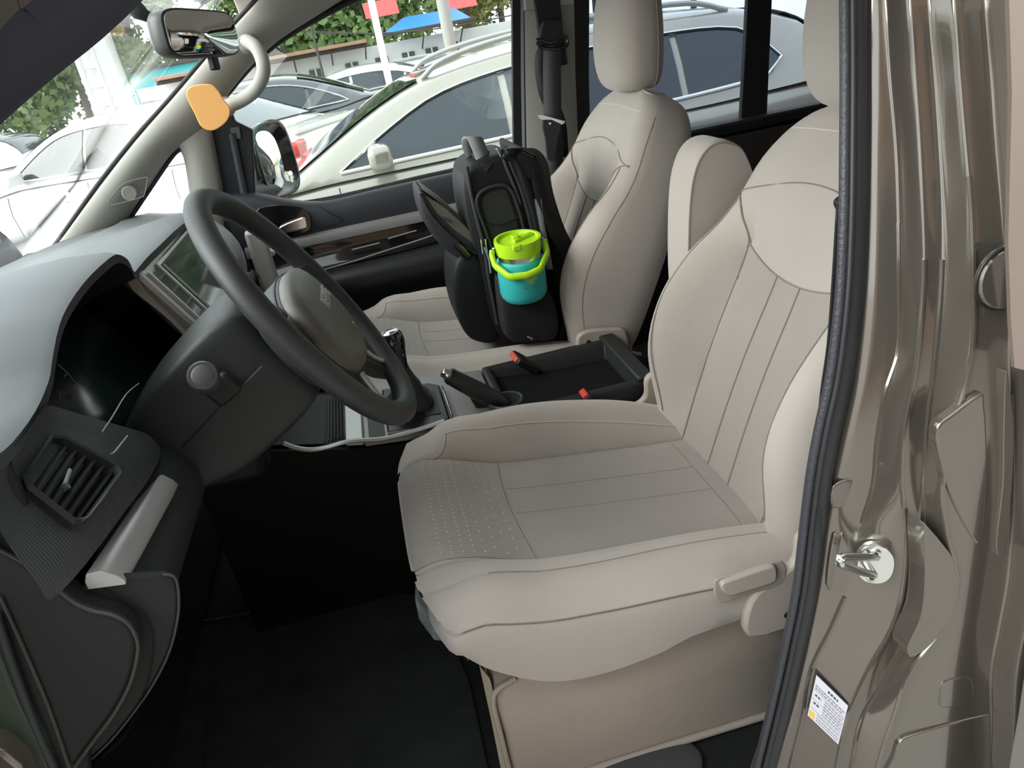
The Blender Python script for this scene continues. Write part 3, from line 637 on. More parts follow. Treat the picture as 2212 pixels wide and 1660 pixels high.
prism('carpet_flap', [Vector(p) for p in ((-0.006, -0.19, 0.80), (-0.008, -0.215, 0.72), (-0.012, -0.235, 0.625), (-0.004, -0.236, 0.60), (0.004, -0.236, 0.64), (0.004, -0.22, 0.80))], (0, 0.008, 0), mat('flap_edge', (0.42, 0.36, 0.26), 0.95), pd, bev=0.002)

# passenger seat: the same seat, slid a little forward, without the armrest
pseat = copy_tree(seat)
pseat.location = (0.22 - 0.055, 0.82, FZ)
tag(pseat, 'beige fabric passenger seat carrying the black backpack', 'car seat', 'front seats')
# driver's armrest, folded upright beside the backrest
fa = [(1500, 700), (1487, 640), (1486, 520), (1491, 420), (1503, 360), (1523, 322), (1552, 303), (1585, 306), (1612, 330), (1640, 420), (1650, 560), (1640, 700)]
fo = smooth(PY(0.262, *fa), 3, True); cen = sum(fo, Vector())/len(fo)
rows = []
for y, k in ((0.262, 0.86), (0.2625, 0.95), (0.268, 0.99), (0.278, 1.0), (0.32, 1.0), (0.345, 1.0), (0.356, 0.985), (0.362, 0.95), (0.363, 0.86)):
    rows.append([Vector((cen.x + (p.x - cen.x)*k, y, cen.z + (p.z - cen.z)*k)) for p in fo])
ar = grid('armrest', rows, FAB, seat, cv=True, caps=(True, True))
seam([Vector((cen.x + (p.x - cen.x)*0.965, 0.2625, cen.z + (p.z - cen.z)*0.965)) for p in fo[4:30]], 0.0016, SEAM, ar, 'armrest_seam')
box('armrest_hinge', P(1500, 690, y=0.30), (0.07, 0.05, 0.06), BEIGEP, ar, bev=0.01)
# crumpled clear film left under the front edge of the cushion
fv = []
for i in range(9):
    t = i/8; y = 0.10 - 0.32*t
    r = []
    for j in range(5):
        s = j/4; r.append(Vector((-0.062 + 0.05*s + 0.012*math.sin(7*t + 3*s), y, 0.885 - 0.035*s - 0.012*math.sin(11*t + 2*s) - 0.02*(1 - t))))
    fv.append(r)
fl = grid('plastic_film', fv, FILM, solid=0.0004)
tag(fl, 'crumpled clear plastic film under the front edge of the driver seat', 'plastic film')
# seat belt buckles
def buckle(px, y, d, label, m, L=0.075, wd=0.034):
    c = P(*px, y=y); d = Vector(d).normalized(); a = Vector((0, 1, 0)); a = (a - d*a.dot(d)).normalized(); b = d.cross(a)
    t = thing('seat_belt_buckle', c - d*L, label, 'buckle')
    box('buckle_body', c - d*(L/2), (0.018, wd, L), BLACK, t, bev=0.004, ax=(b, a, d))
    box('release_button', c + d*0.001, (0.013, wd*0.82, 0.008), m, t, bev=0.002, ax=(b, a, d))
    box('buckle_stalk', c - d*(L + 0.06), (0.010, wd*0.7, 0.13), BLACK, t, bev=0.003, ax=(b, a, d))
    return t
b1 = buckle((1112, 772), 0.535, (-0.62, -0.12, 0.60), 'black seat belt buckle with dull red button beside the passenger cushion', REDD, 0.06, 0.05)
# ================================================================ dashboard
dash = thing('dashboard', (-0.55, 0.41, 1.0), 'charcoal moulded dashboard with hooded cluster running under the windscreen', 'dashboard')
lip = [(-0.44, -0.318, 1.372), (-0.38, -0.329, 1.359), (-0.27, -0.354, 1.343), (-0.20, -0.362, 1.348), (-0.16, -0.366, 1.360), (-0.10, -0.371, 1.377), (-0.04, -0.373, 1.387), (0.03, -0.369, 1.396), (0.10, -0.363, 1.400), (0.145, -0.360, 1.398), (0.175, -0.358, 1.382), (0.195, -0.362, 1.360), (0.215, -0.362, 1.3585), (0.27, -0.358, 1.362), (0.33, -0.354, 1.363), (0.50, -0.342, 1.365), (0.70, -0.345, 1.345), (0.90, -0.365, 1.315), (1.05, -0.40, 1.290), (1.16, -0.47, 1.285), (1.21, -0.50, 1.28)]
def wsbase(y):
    t = (y + 0.40)/1.60; return -0.775 - 0.17*(1 - (2*t - 1)**2)
rows = []
for y, lx, lz in lip:
    wb = wsbase(y); hood = math.exp(-((y - 0.0)/0.19)**4)
    mid = 1.352 + 0.030*hood - 0.05*max(0, (y - 0.5)/0.7)
    pts = [(wb - 0.02, 1.262), (wb, 1.283), (wb + 0.02, 1.287), (wb*0.75 + lx*0.25, 1.287 + (mid - 1.287)*0.45), (wb*0.52 + lx*0.48, 1.287 + (mid - 1.287)*0.80 - 0.004), (wb*0.50 + lx*0.50, 1.287 + (mid - 1.287)*0.90 + 0.002), (wb*0.28 + lx*0.72, max(mid, lz - 0.002) + 0.012*hood), (wb*0.12 + lx*0.88, lz + 0.010), (lx - 0.012, lz + 0.006), (lx, lz), (lx - 0.002, lz - 0.012)]
    rows.append([Vector((a, y, b)) for a, b in pts])
rows = [smooth(c, 3) for c in zip(*rows)]
grid('dash_top', rows, DASH, dash, sub=0, ang=60)
box('dash_core', (-0.68, 0.41, 1.11), (0.46, 1.62, 0.30), BLACK, dash, bev=0.0)
endp = [Vector((p.x, -0.376, p.z - 0.006)) for p in [r[4] for r in rows]]
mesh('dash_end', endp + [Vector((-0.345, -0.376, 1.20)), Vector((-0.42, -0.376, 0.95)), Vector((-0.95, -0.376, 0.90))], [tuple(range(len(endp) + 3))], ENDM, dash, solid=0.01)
# shallow tray line on the top of the pad
def topz(x, y):
    return None
# glossy dark cluster, sunk under the hood
lipc = smooth([Vector((a, y, b)) for y, a, b in lip[2:13]], 3)
inner = [p + Vector((-0.050, 0.030*(-(p.y - 0.0)/0.2), -0.016)) for p in lipc]
deep = [p + Vector((-0.090, 0.050*(-(p.y)/0.2), -0.030)) for p in lipc]
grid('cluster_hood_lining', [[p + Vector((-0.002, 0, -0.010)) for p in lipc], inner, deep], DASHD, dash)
cl = [Vector((-0.445, y, z)) for y, z in ((-0.25, 1.30), (-0.20, 1.335), (-0.10, 1.365), (0.03, 1.378), (0.14, 1.372), (0.19, 1.34), (0.215, 1.28), (0.22, 1.12), (-0.26, 1.12))]
for p in cl: p.x += (1.30 - p.z)*0.55
clu = mesh('cluster_lens', cl, [tuple(range(len(cl)))], LENS, dash, solid=0.004)
DIM = mat('dim_print', (0.22, 0.25, 0.25), 0.5); DIMO = mat('dim_orange', (0.16, 0.07, 0.04), 0.5)
def cpx(px, py): return P(px, py, x=-0.415)
tube('dial_mark', smooth([cpx(126, 788), cpx(146, 806), cpx(160, 824), cpx(169, 831)], 3), 0.0007, DIM, clu, n=5)
tube('dial_mark', [cpx(169, 831), cpx(157, 836)], 0.0007, DIM, clu, n=5)
tube('dial_mark', [cpx(146, 806), cpx(139, 814)], 0.0007, DIM, clu, n=5)
tube('dial_mark', [cpx(245, 804), cpx(257, 814)], 0.0009, DIM, clu, n=5)
tube('fuel_mark', [cpx(129, 844), cpx(126, 876)], 0.0010, DIMO, clu, n=5)
# ribbed near facing with the side air vent
NF = [(-0.445, [(-0.318, 1.368), (-0.330, 1.345), (-0.334, 1.315), (-0.330, 1.280), (-0.325, 1.252), (-0.330, 1.238)]),
      (-0.38, [(-0.329, 1.355), (-0.345, 1.335), (-0.348, 1.312), (-0.334, 1.285), (-0.322, 1.258), (-0.322, 1.228)]),
      (-0.30, [(-0.346, 1.342), (-0.352, 1.328), (-0.352, 1.308), (-0.336, 1.28), (-0.320, 1.252), (-0.318, 1.220)]),
      (-0.24, [(-0.356, 1.340), (-0.357, 1.322), (-0.350, 1.300), (-0.334, 1.272), (-0.319, 1.246), (-0.316, 1.212)]),
      (-0.20, [(-0.364, 1.315), (-0.355, 1.295), (-0.342, 1.268), (-0.330, 1.248), (-0.319, 1.230), (-0.316, 1.205)]),
      (-0.14, [(-0.345, 1.262), (-0.338, 1.250), (-0.331, 1.238), (-0.325, 1.226), (-0.320, 1.215), (-0.318, 1.198)]),
      (-0.10, [(-0.330, 1.225), (-0.327, 1.220), (-0.325, 1.214), (-0.323, 1.208), (-0.322, 1.202), (-0.322, 1.194)])]
RIBM = ribbed(mat('ribbed_facing', (0.050, 0.056, 0.060), 0.42, bump=(1400, 0.2, 0.0003)), 'Y', 75, 0.5, 0.0008)
rows = [[Vector((a, y, b)) for a, b in r] for y, r in NF]
grid('vent_facing', rows, RIBM, dash, sub=2)
vc = [P(30, 1060, y=-0.372), P(98, 958, y=-0.268), P(240, 1032, y=-0.268), P(150, 1152, y=-0.372)]
def vq(a, b, off=0.0):
    p = vc[0].lerp(vc[1], a).lerp(vc[3].lerp(vc[2], a), b)
    n_ = (vc[1] - vc[0]).cross(vc[3] - vc[0]).normalized(); n_ = n_ if n_.x > 0 else -n_
    return p + n_*(off + 0.005)
vt = thing('air_vent', vc[3], 'square driver side air vent with horizontal slats at the near end of the dashboard', 'air vent')
rr = [(0.10, 0), (0.9, 0), (1, 0.12), (1, 0.88), (0.9, 1), (0.10, 1), (0, 0.88), (0, 0.12)]
outer = [vq(a*1.10 - 0.05, b*1.12 - 0.06, 0.006) for a, b in rr]; o2 = [vq(a*1.06 - 0.03, b*1.06 - 0.03, 0.0105) for a, b in rr]; i1 = [vq(a, b, 0.009) for a, b in rr]; i2 = [vq(a*0.97 + 0.015, b*0.95 + 0.025, -0.025) for a, b in rr]
grid('vent_frame', [outer, o2, i1, i2], DASHD, vt, cv=True, ang=30)
mesh('vent_cavity', i2, [tuple(range(8))], mat('vent_dark', (0.003, 0.003, 0.003), 0.9), vt)
for k in range(6):
    b0 = 0.19 + 0.145*k
    v, f = box_data((vq(0.03, b0, 0.0) + vq(0.97, b0, 0.0))/2, ((vq(0.97, b0) - vq(0.03, b0)).length, 0.011, 0.0016), (lambda u: (u, (vq(0.5, 1) - vq(0.5, 0)).cross(u).normalized() + (vq(0.5, 1) - vq(0.5, 0)).normalized()*0.35, (vq(0.5, 1) - vq(0.5, 0)).normalized()))((vq(0.97, b0) - vq(0.03, b0)).normalized()))
    mesh('vent_slat', v, f, BLACK, vt, smo=False)
tube('vent_tab', [vq(0.36, 0.50, 0.004), vq(0.62, 0.44, 0.004)], 0.0022, mat('tab_grey', (0.22, 0.24, 0.24), 0.4), vt, n=8)
lathe('vent_knob', [(0.0, 0.006), (0.0035, 0.006), (0.0035, 0.0)], vq(0.33, 0.52, 0.002), vq(0, 0, 1) - vq(0, 0, 0), mat('tab_dark', (0.09, 0.10, 0.10), 0.4), vt, n=10)
tube('bright_edge', [vq(0.02, 0.98, 0.0095), vq(0.12, 1.02, 0.0098), vq(0.55, 1.03, 0.0095)], 0.0009, mat('edge_glint', (0.5, 0.52, 0.52), 0.2, metal=0.8), vt, n=5)
# silver bar below the vent
br = []
for t in [i/6 for i in range(7)]:
    y = -0.376 + 0.229*t; x = -0.318; z = 1.214 - 0.031*t; wq = 0.020 - 0.004*t
    br.append([Vector((x - 0.012, y, z - 0.004)), Vector((x - 0.008, y, z + 0.004)), Vector((x + 0.004, y, z + 0.004)), Vector((x + wq*0.8, y, z - 0.006)), Vector((x + wq, y, z - 0.013)), Vector((x + wq - 0.001, y, z - 0.017)), Vector((x - 0.012, y, z - 0.012))])
grid('silver_bar', br, SILV, dash, cv=True, caps=(True, True), ang=60)
# knee panel and under-dash
kn = [[Vector((-0.335, y, 1.21 - 0.03*(y + .4))), Vector((-0.305, y, 1.185 - 0.03*(y + .4))), Vector((-0.292, y, 1.150)), Vector((-0.300, y, 1.115)), Vector((-0.34, y, 1.045)), Vector((-0.39, y, 0.99)), Vector((-0.55, y, 0.96))] for y in (-0.375, -0.30, -0.2, -0.1, 0.0, 0.1, 0.24)]
grid('knee_panel', kn, DASHD, dash, sub=1)
# lower end panel of the dash (near side) in two raised levels
e1 = PY(-0.372, (150, 1280), (262, 1246), (352, 1241), (378, 1249), (386, 1290), (383, 1340), (365, 1410), (330, 1480), (285, 1545), (235, 1605), (165, 1670), (100, 1760), (-120, 1760), (-120, 1262))
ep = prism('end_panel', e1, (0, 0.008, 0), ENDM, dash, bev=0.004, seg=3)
e2p = [(-140, 1120), (0, 1188), (60, 1222), (110, 1262), (160, 1302), (200, 1320), (245, 1330), (278, 1350), (296, 1385), (296, 1420), (280, 1480), (245, 1545), (200, 1605), (160, 1660), (100, 1760), (-140, 1760)]
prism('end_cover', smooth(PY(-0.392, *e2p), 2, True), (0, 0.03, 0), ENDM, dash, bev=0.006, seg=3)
EDG = mat('panel_edge_highlight', (0.034, 0.040, 0.035), 0.5)  # paler tone, highlights along the end panel edges put into colour
tube('cover_edge_highlight', smooth(PY(-0.3935, *e2p[1:14]), 4), 0.0018, EDG, dash, n=6)
tube('panel_edge_highlight', smooth(e1[2:11], 4), 0.0014, EDG, dash, n=6)
tube('cover_rib', smooth(PY(-0.3945, (0, 1290), (50, 1400), (105, 1530), (150, 1660)), 4), 0.0016, EDG, dash, n=6)
tube('cover_rib', smooth(PY(-0.398, (-10, 1330), (30, 1450), (80, 1580), (125, 1680)), 4), 0.0045, DASHD, dash, n=8)
st(prism('trim_near_kick', PY(-0.402, (-200, 1330), (0, 1400), (40, 1500), (95, 1600), (135, 1720), (-200, 1720)), (0, 0.02, 0), mat('dark_green_grey_rubber', (0.022, 0.034, 0.022), 0.5), bev=0.006))
st(prism('trim_sill_front', PY(-0.425, (-120, 1600), (0, 1622), (45, 1660), (70, 1720), (-120, 1720)), (0, 0.03, 0), PAINT, bev=0.004))
# centre stack: trim strip, narrow vent, screen, frame
sN = [(0.205, 0.232)]
stk = [[P(268, 612, y=0.198), P(300, 640, y=0.20), P(350, 676, y=0.203), P(388, 714, y=0.207), P(415, 745, y=0.21), P(430, 775, y=0.212)],
       [P(292, 589, y=0.212), P(318, 628, y=0.222), P(370, 668, y=0.225), P(410, 702, y=0.228), P(440, 735, y=0.23), P(455, 765, y=0.232)],
       [P(300, 583, y=0.225), P(330, 606, y=0.24), P(383, 655, y=0.24), P(423, 690, y=0.24), P(452, 722, y=0.242), P(470, 755, y=0.244)]]
grid('centre_frame_strip', stk, SILVD, dash, sub=1)
def sq(y, s):           # point on the sloping centre stack face, s = 0 top .. 1 bottom
    return Vector((-0.356 + 0.052*s + 0.010*(y - 0.24), y, 1.338 - 0.096*s))
SNN = Vector((0.096, 0, 0.052)).normalized()
def sbox(name, y0, y1, s0, s1, h0, h1, m, par, bev=0.002):
    q = [sq(y0, s0), sq(y1, s0), sq(y1, s1), sq(y0, s1)]
    return prism(name, [p + SNN*h0 for p in q], SNN*(h1 - h0), m, par, bev=bev)
sbox('stack_face', 0.215, 0.64, -0.20, 1.9, -0.03, 0.0, SILVD, dash, 0.006)
cv_ = thing('centre_vent', sq(0.26, 1), 'narrow gloss black air vent beside the touch screen', 'air vent')
sbox('vent_housing', 0.242, 0.292, -0.02, 1.08, -0.02, 0.002, GLOSSB, cv_)
for k in range(4): sbox('vent_slat', 0.246, 0.288, 0.10 + 0.25*k, 0.14 + 0.25*k, 0.002, 0.0045, BLACK, cv_, 0.0008)
for (a, b, c_, d_2) in ((0.238, 0.244, -0.06, 1.12), (0.292, 0.297, -0.06, 1.12)): sbox('vent_edge', a, b, c_, d_2, -0.004, 0.005, SILV, cv_, 0.001)
scn = thing('touch_screen', sq(0.43, 1), 'flat display screen in a silver frame on the centre of the dashboard', 'screen')
sbox('screen_frame', 0.298, 0.60, -0.06, 1.14, -0.02, 0.003, SILV, scn, 0.002)
sbox('screen_glass', 0.306, 0.59, 0.0, 1.08, 0.001, 0.0042, mat('screen_glass', (0.02, 0.021, 0.02), 0.06, spec=1.0), scn, 0.0008)
for a in (0.31, 0.316): sbox('screen_line', a, a + 0.0016, 0.02, 1.06, 0.004, 0.0052, SILV, scn, 0.0003)
# passenger side of the dash
pf = []
for y, x0, z0 in ((0.62, -0.345, 1.350), (0.75, -0.352, 1.335), (0.88, -0.365, 1.312), (1.0, -0.385, 1.293), (1.08, -0.42, 1.285), (1.16, -0.47, 1.28)):
    pf.append([Vector((x0 - 0.01, y, z0 + 0.004)), Vector((x0 + 0.005, y, z0 - 0.01)), Vector((x0 + 0.040, y, z0 - 0.05)), Vector((x0 + 0.052, y, z0 - 0.10)), Vector((x0 + 0.045, y, z0 - 0.16)), Vector((x0 + 0.01, y, z0 - 0.22)), Vector((x0 - 0.02, y, z0 - 0.40)), Vector((x0 - 0.1, y, z0 - 0.55))])
grid('passenger_facing', pf, mat('dash_facing_grey', (0.16, 0.165, 0.165), 0.5, bump=(1200, 0.3, 0.0003)), dash, sub=1)
box('stack_side', P(572, 575, y=0.66), (0.04, 0.03, 0.16), mat('stack_grey', (0.25, 0.24, 0.23), 0.4), dash, bev=0.008)
box('glovebox_edge', P(573, 537, y=0.74), (0.05, 0.14, 0.012), SILV, dash, bev=0.004)
box('lower_stack', (-0.36, 0.42, 1.07), (0.16, 0.40, 0.24), BLACK, dash, bev=0.02)
tube('screen_knob', [sq(0.62, 1.35) + SNN*0.0, sq(0.62, 1.35) + SNN*0.022], 0.011, BLACK, dash, n=14)

# ================================================================ steering wheel and column
WC = Vector((-0.111, 0.012, 1.300)); WA = math.radians(30)
WU = Vector((-math.sin(WA), 0, math.cos(WA))); WV = Vector((0, 1, 0)); WN = Vector((math.cos(WA), 0, math.sin(WA)))
def wp(v, u, n=0.0): return WC + WV*v + WU*u + WN*n
whl = thing('steering_wheel', wp(0, 0, -0.06), 'black steering wheel with grey centre pad in front of the driver seat', 'steering wheel')
RW = 0.1855
tube('rim', [wp(RW*math.cos(a), RW*math.sin(a)) for a in [2*math.pi*i/80 for i in range(80)]], 0.0158, RIM, whl, n=16, closed=True, flat=(1.0, 1.08), up=WN)
# centre pad
po = [(-0.085, 0.036), (-0.05, 0.048), (0.0, 0.052), (0.05, 0.048), (0.085, 0.036), (0.105, 0.002), (0.108, -0.034), (0.094, -0.070), (0.058, -0.094), (0.0, -0.102), (-0.058, -0.094), (-0.094, -0.070), (-0.108, -0.034), (-0.105, 0.002)]
po = [Vector((a, b)) for a, b in po]; posm = [(p.x, p.y) for p in smooth([Vector((a, b, 0)) for a, b in po], 3, True)]
grid('pad_surround', [[wp(a*k, b*k, n_) for a, b in posm] for k, n_ in ((0.90, -0.050), (1.0, -0.035), (1.02, -0.010), (1.0, -0.004), (0.98, -0.004))], RIM, whl, cv=True, caps=(True, False), ang=60)
rows = [[wp(a*k, b*k, n_) for a, b in posm] for k, n_ in ((0.985, -0.006), (0.985, 0.002), (0.975, 0.007), (0.94, 0.012), (0.80, 0.017), (0.55, 0.020), (0.28, 0.021))]
padp = grid('centre_pad', rows, PAD, whl, cv=True, caps=(True, True), ang=60)
tube('pad_gap', [wp(a*1.01, b*1.01, -0.010) for a, b in posm], 0.0022, BLACK, whl, n=6, closed=True)
# spokes
def spoke(name, pts, w0, w1, m, n0=-0.012, th=0.022):
    rows = []
    for i, (v, u, n_) in enumerate(pts):
        t = i/(len(pts) - 1); d = Vector((pts[min(i + 1, len(pts) - 1)][0] - pts[max(i - 1, 0)][0], pts[min(i + 1, len(pts) - 1)][1] - pts[max(i - 1, 0)][1])).normalized()
        q = Vector((-d.y, d.x)); hw = w0 + (w1 - w0)*t
        rows.append([wp(v + q.x*a*hw, u + q.y*a*hw, n_ + b*th) for a, b in ((-1, -0.5), (-1, 0.2), (-0.8, 0.5), (0.8, 0.5), (1, 0.2), (1, -0.5))])
    return grid(name, rows, m, whl, cv=True, caps=(True, True), ang=40)
for s_ in (-1, 1):
    spoke('spoke', [(s_*0.075, 0.010, -0.016), (s_*0.115, 0.006, -0.018), (s_*0.15, 0.0, -0.012), (s_*0.178, -0.004, -0.004)], 0.036, 0.024, RIM)
    spoke('lower_spoke', [(s_*0.045, -0.070, -0.018), (s_*0.062, -0.110, -0.022), (s_*0.078, -0.145, -0.016), (s_*0.088, -0.166, -0.006)], 0.020, 0.016, RIM)
    tube('spoke_trim', smooth([wp(s_*0.055, -0.098, -0.004), wp(s_*0.072, -0.132, -0.006), wp(s_*0.083, -0.156, 0.0)], 4), 0.0045, SILV, whl, n=8)
    bx_ = wp(s_*0.118, 0.008, -0.004)
    box('switch_block', bx_, (0.040, 0.046, 0.006), GLOSSB, whl, bev=0.002, ax=(WV, WU, WN))
text('lettering', 'REFINE', 0.024, wp(0.022, -0.008, 0.0206), WV, WU, mat('bright_letter', (0.72, 0.71, 0.68), 0.25, metal=0.4), padp, depth=0.0012, bold=0.0004)
lathe('pad_dimple', [(0.0, 0.001), (0.0022, 0.001), (0.0026, 0)], wp(0.03, -0.062, 0.0195), WN, SILV, padp, n=10)
# column shroud
def csq(d, hw, u1, u0, r=0.013):
    o_ = -WN*d; pts = [(-hw, u0 + r), (-hw, (u0 + u1)/2), (-hw, u1 - r), (-hw + r*0.3, u1 - r*0.3), (-hw + r, u1), (0, u1 + 0.006), (hw - r, u1), (hw - r*0.3, u1 - r*0.3), (hw, u1 - r), (hw, u0 + r), (hw - r*0.3, u0 + r*0.3), (hw - r, u0), (0, u0 - 0.002), (-hw + r, u0), (-hw + r*0.3, u0 + r*0.3)]
    return [wp(a, b) + o_ for a, b in pts]
col = thing('steering_column', wp(0, 0, -0.3), 'charcoal steering column shroud with control stalks behind the wheel', 'steering column')
grid('column_shroud', [csq(0.048, 0.060, 0.060, -0.066, 0.010), csq(0.056, 0.072, 0.073, -0.080), csq(0.085, 0.083, 0.084, -0.086), csq(0.15, 0.088, 0.080, -0.086), csq(0.21, 0.090, 0.074, -0.086), csq(0.235, 0.090, 0.066, -0.070), csq(0.30, 0.088, 0.05, -0.06)], DASHD, col, cv=True, caps=(True, True), ang=50, sub=1)
seamc = [wp(-0.0895, -0.012 + 0.02*t, -0.07 - 0.16*t) for t in (0, .25, .5, .75, 1)]
tube('shroud_seam', [wp(-0.0875, 0.004, -0.075), wp(-0.0905, 0.0, -0.15), wp(-0.0915, -0.004, -0.225)], 0.0012, BLACK, col, n=5)
grid('collar', [[wp(0.052*math.cos(a), 0.052*math.sin(a) - 0.004, -d_3) for a in [2*math.pi*i/28 for i in range(28)]] for d_3 in (0.035, 0.055)], BLACK, col, cv=True)
# near stalk, seen end on, in its dark slot
s0 = P(452, 830, y=-0.088); sdir = (P(438, 812, y=-0.165) - s0)
box('stalk_slot', s0 + Vector((0.012, 0.004, -0.012)), (0.040, 0.012, 0.034), BLACK, col, bev=0.006, ax=(WN, WV, WU))
stl = tube('stalk', [s0, s0 + sdir*0.35, s0 + sdir*0.42, s0 + sdir*0.95, s0 + sdir*1.0], [0.010, 0.0105, 0.0165, 0.0175, 0.0155], mat('stalk_grey', (0.05, 0.052, 0.055), 0.45), col, n=20)
lathe('stalk_button', [(0.0, 0.0015), (0.0105, 0.0015), (0.0125, 0.0)], s0 + sdir*1.0, sdir, mat('stalk_face', (0.075, 0.075, 0.08), 0.5), stl, n=20)
tube('wiper_stalk', [wp(0.088, 0.045, -0.09), wp(0.145, 0.055, -0.08), wp(0.150, 0.056, -0.079), wp(0.178, 0.06, -0.075)], [0.006, 0.0065, 0.011, 0.010], BLACK, col, n=12)
# bright lines along the lower cluster surround
tube('cluster_chrome_line', smooth([P(204, 957, x=-0.345), P(240, 905, x=-0.345), P(272, 853, x=-0.350), P(300, 829, x=-0.355)], 3), 0.0010, SILV, dash, n=5)
tube('trip_pin', smooth([P(240, 981, x=-0.325), P(248, 976, x=-0.325), P(275, 942, x=-0.325)], 3), 0.0011, SILV, dash, n=5)

# ================================================================ interior mirror on the windscreen
mA, mB = P(345, 72, y=0.31), P(506, 74, y=0.515); mU = Vector((0.06, -0.02, 1)); mD = (mB - mA); mL = mD.length; mD.normalize(); mU = (mU - mD*mU.dot(mD)).normalized(); mN = mD.cross(mU); mN = mN if mN.x > 0 else -mN
mc = (mA + mB)/2
def sup(hw, hh, e, n=40, taper=0.0):
    out = []
    for i in range(n):
        a = 2*math.pi*i/n; c_, s_ = math.cos(a), math.sin(a); x_ = hw*math.copysign(abs(c_)**e, c_); out.append((x_, hh*(1 + taper*x_/hw)*math.copysign(abs(s_)**e, s_)))
    return out
im = thing('interior_mirror', mc, 'black framed rear-view mirror hanging from the windscreen', 'mirror')
H_ = 0.036
so = sup(mL/2, H_, 0.42)
grid('mirror_housing', [[mc + mD*a*k + mU*b*k + mN*n_ for a, b in so] for k, n_ in ((0.55, -0.034), (0.85, -0.028), (0.98, -0.016), (1.0, 0.0), (0.985, 0.006), (0.93, 0.006))], mat('mirror_case', (0.05, 0.048, 0.045), 0.4), im, cv=True, caps=(True, True), ang=60)
mesh('mirror_glass', [mc + mD*a*0.945 + mU*b*0.90 + mN*0.0072 for a, b in so], [tuple(range(len(so)))], MIRROR, im, solid=0.001)
box('dip_tab', mc + mD*0.022 - mU*(H_ + 0.008) + mN*0.0, (0.018, 0.012, 0.022), BLACK, im, bev=0.003, ax=(mD, mN, mU))
tube('mirror_stem', smooth([mc - mN*0.03, mc - mN*0.055 + mU*0.02, P(300, 25, y=0.40), P(262, -25, y=0.40)], 4), [0.008]*4 + [0.009]*4 + [0.013]*4 + [0.015], mat('stem_grey', (0.06, 0.062, 0.07), 0.5), im, n=12)

# ================================================================ exterior mirror on the passenger side
ec = P(596, 345, y=1.43); eN = Vector((0.90, -0.42, 0.05)).normalized(); eD = Vector((0, 0, 1)).cross(eN).normalized(); eU = eN.cross(eD)
em = thing('door_mirror', P(545, 420, y=1.3), 'large black exterior mirror outside the passenger window', 'mirror')
eo = sup(0.098, 0.104, 0.58, 44)
eo = [(a + 0.02*b/0.104*0.3, b) for a, b in eo]
grid('mirror_shell', [[ec + eD*a*k + eU*b*k + eN*n_ for a, b in eo] for k, n_ in ((0.5, -0.085), (0.85, -0.065), (1.0, -0.03), (1.06, 0.0), (1.04, 0.008), (0.97, 0.008), (0.95, -0.006))], GLOSSB, em, cv=True, caps=(True, False), ang=60)
mesh('mirror_glass', [ec + eD*a*0.955 + eU*b*0.955 + eN*0.001 for a, b in eo], [tuple(range(len(eo)))], MIRROR, em, solid=0.001)
lathe('blind_spot_mirror', [(0.0, 0.004), (0.013, 0.003), (0.0185, 0.0)], ec + eD*(0.052 if (P(632, 388, y=1.43) - ec).dot(eD) > 0 else -0.052) - eU*0.062 + eN*0.0015, eN, MIRROR, em, n=24)
tube('mirror_arm', [ec - eU*0.085 - eN*0.03, P(548, 418, y=1.30), P(520, 425, y=1.23)], 0.03, BLACK, em, n=12)

# ================================================================ grab handle, orange tag on the far pillar
gh = thing('grab_handle', P(490, 230, y=1.13), 'grey-beige curved grab handle on the windscreen pillar', 'handle')
gp = [P(528, 88, y=1.135), P(540, 92, y=1.105), P(556, 106, y=1.075), P(568, 135, y=1.055), P(567, 165, y=1.05), P(550, 195, y=1.06), P(522, 216, y=1.08), P(498, 227, y=1.10), P(482, 232, y=1.14)]
tube('grip', smooth(gp, 4), 0.0165, TRIM, gh, n=16)
lathe('handle_foot', [(0.0, 0.014), (0.016, 0.013), (0.024, 0.004), (0.026, 0.0)], P(531, 92, y=1.13), (0, -1, 0), TRIM, gh, n=20)
lathe('handle_foot', [(0.0, 0.014), (0.016, 0.013), (0.022, 0.004), (0.024, 0.0)], P(488, 231, y=1.135), (0, -1, 0), TRIM, gh, n=20)
tg = prism('hanging_tag', smooth(PY(1.045, (402, 205), (415, 186), (452, 182), (470, 195), (482, 214), (497, 236), (490, 262), (462, 282), (436, 275), (420, 245)), 4, True), (0, 0.006, 0), ORANGE, bev=0.002)
tag(tg, 'plain orange tag stuck on the far windscreen pillar below the grab handle', 'tag')
# ================================================================ centre console
con = thing('centre_console', (0.05, 0.41, FZ), 'black centre console with silver trim between the two front seats', 'console')
def cz(x): return itp(x, [(-0.40, 1.02), (-0.26, 0.985), (-0.14, 0.955), (-0.05, 0.940), (0.10, 0.925), (0.30, 0.90), (0.46, 0.895)])
rows = []
for x in [-0.42 + 0.044*i for i in range(21)]:
    z = cz(x) - 0.012
    rows.append([Vector((x, 0.285, FZ)), Vector((x, 0.280, 0.75)), Vector((x, 0.274, z - 0.06)), Vector((x, 0.272, z - 0.015)), Vector((x, 0.278, z)), Vector((x, 0.30, z - 0.004)), Vector((x, 0.52, z - 0.004)), Vector((x, 0.542, z)), Vector((x, 0.548, z - 0.015)), Vector((x, 0.545, FZ))])
grid('console_body', rows, mat('console_side', (0.005, 0.0055, 0.0055), 0.7, spec=0.2), con, caps=(True, True))
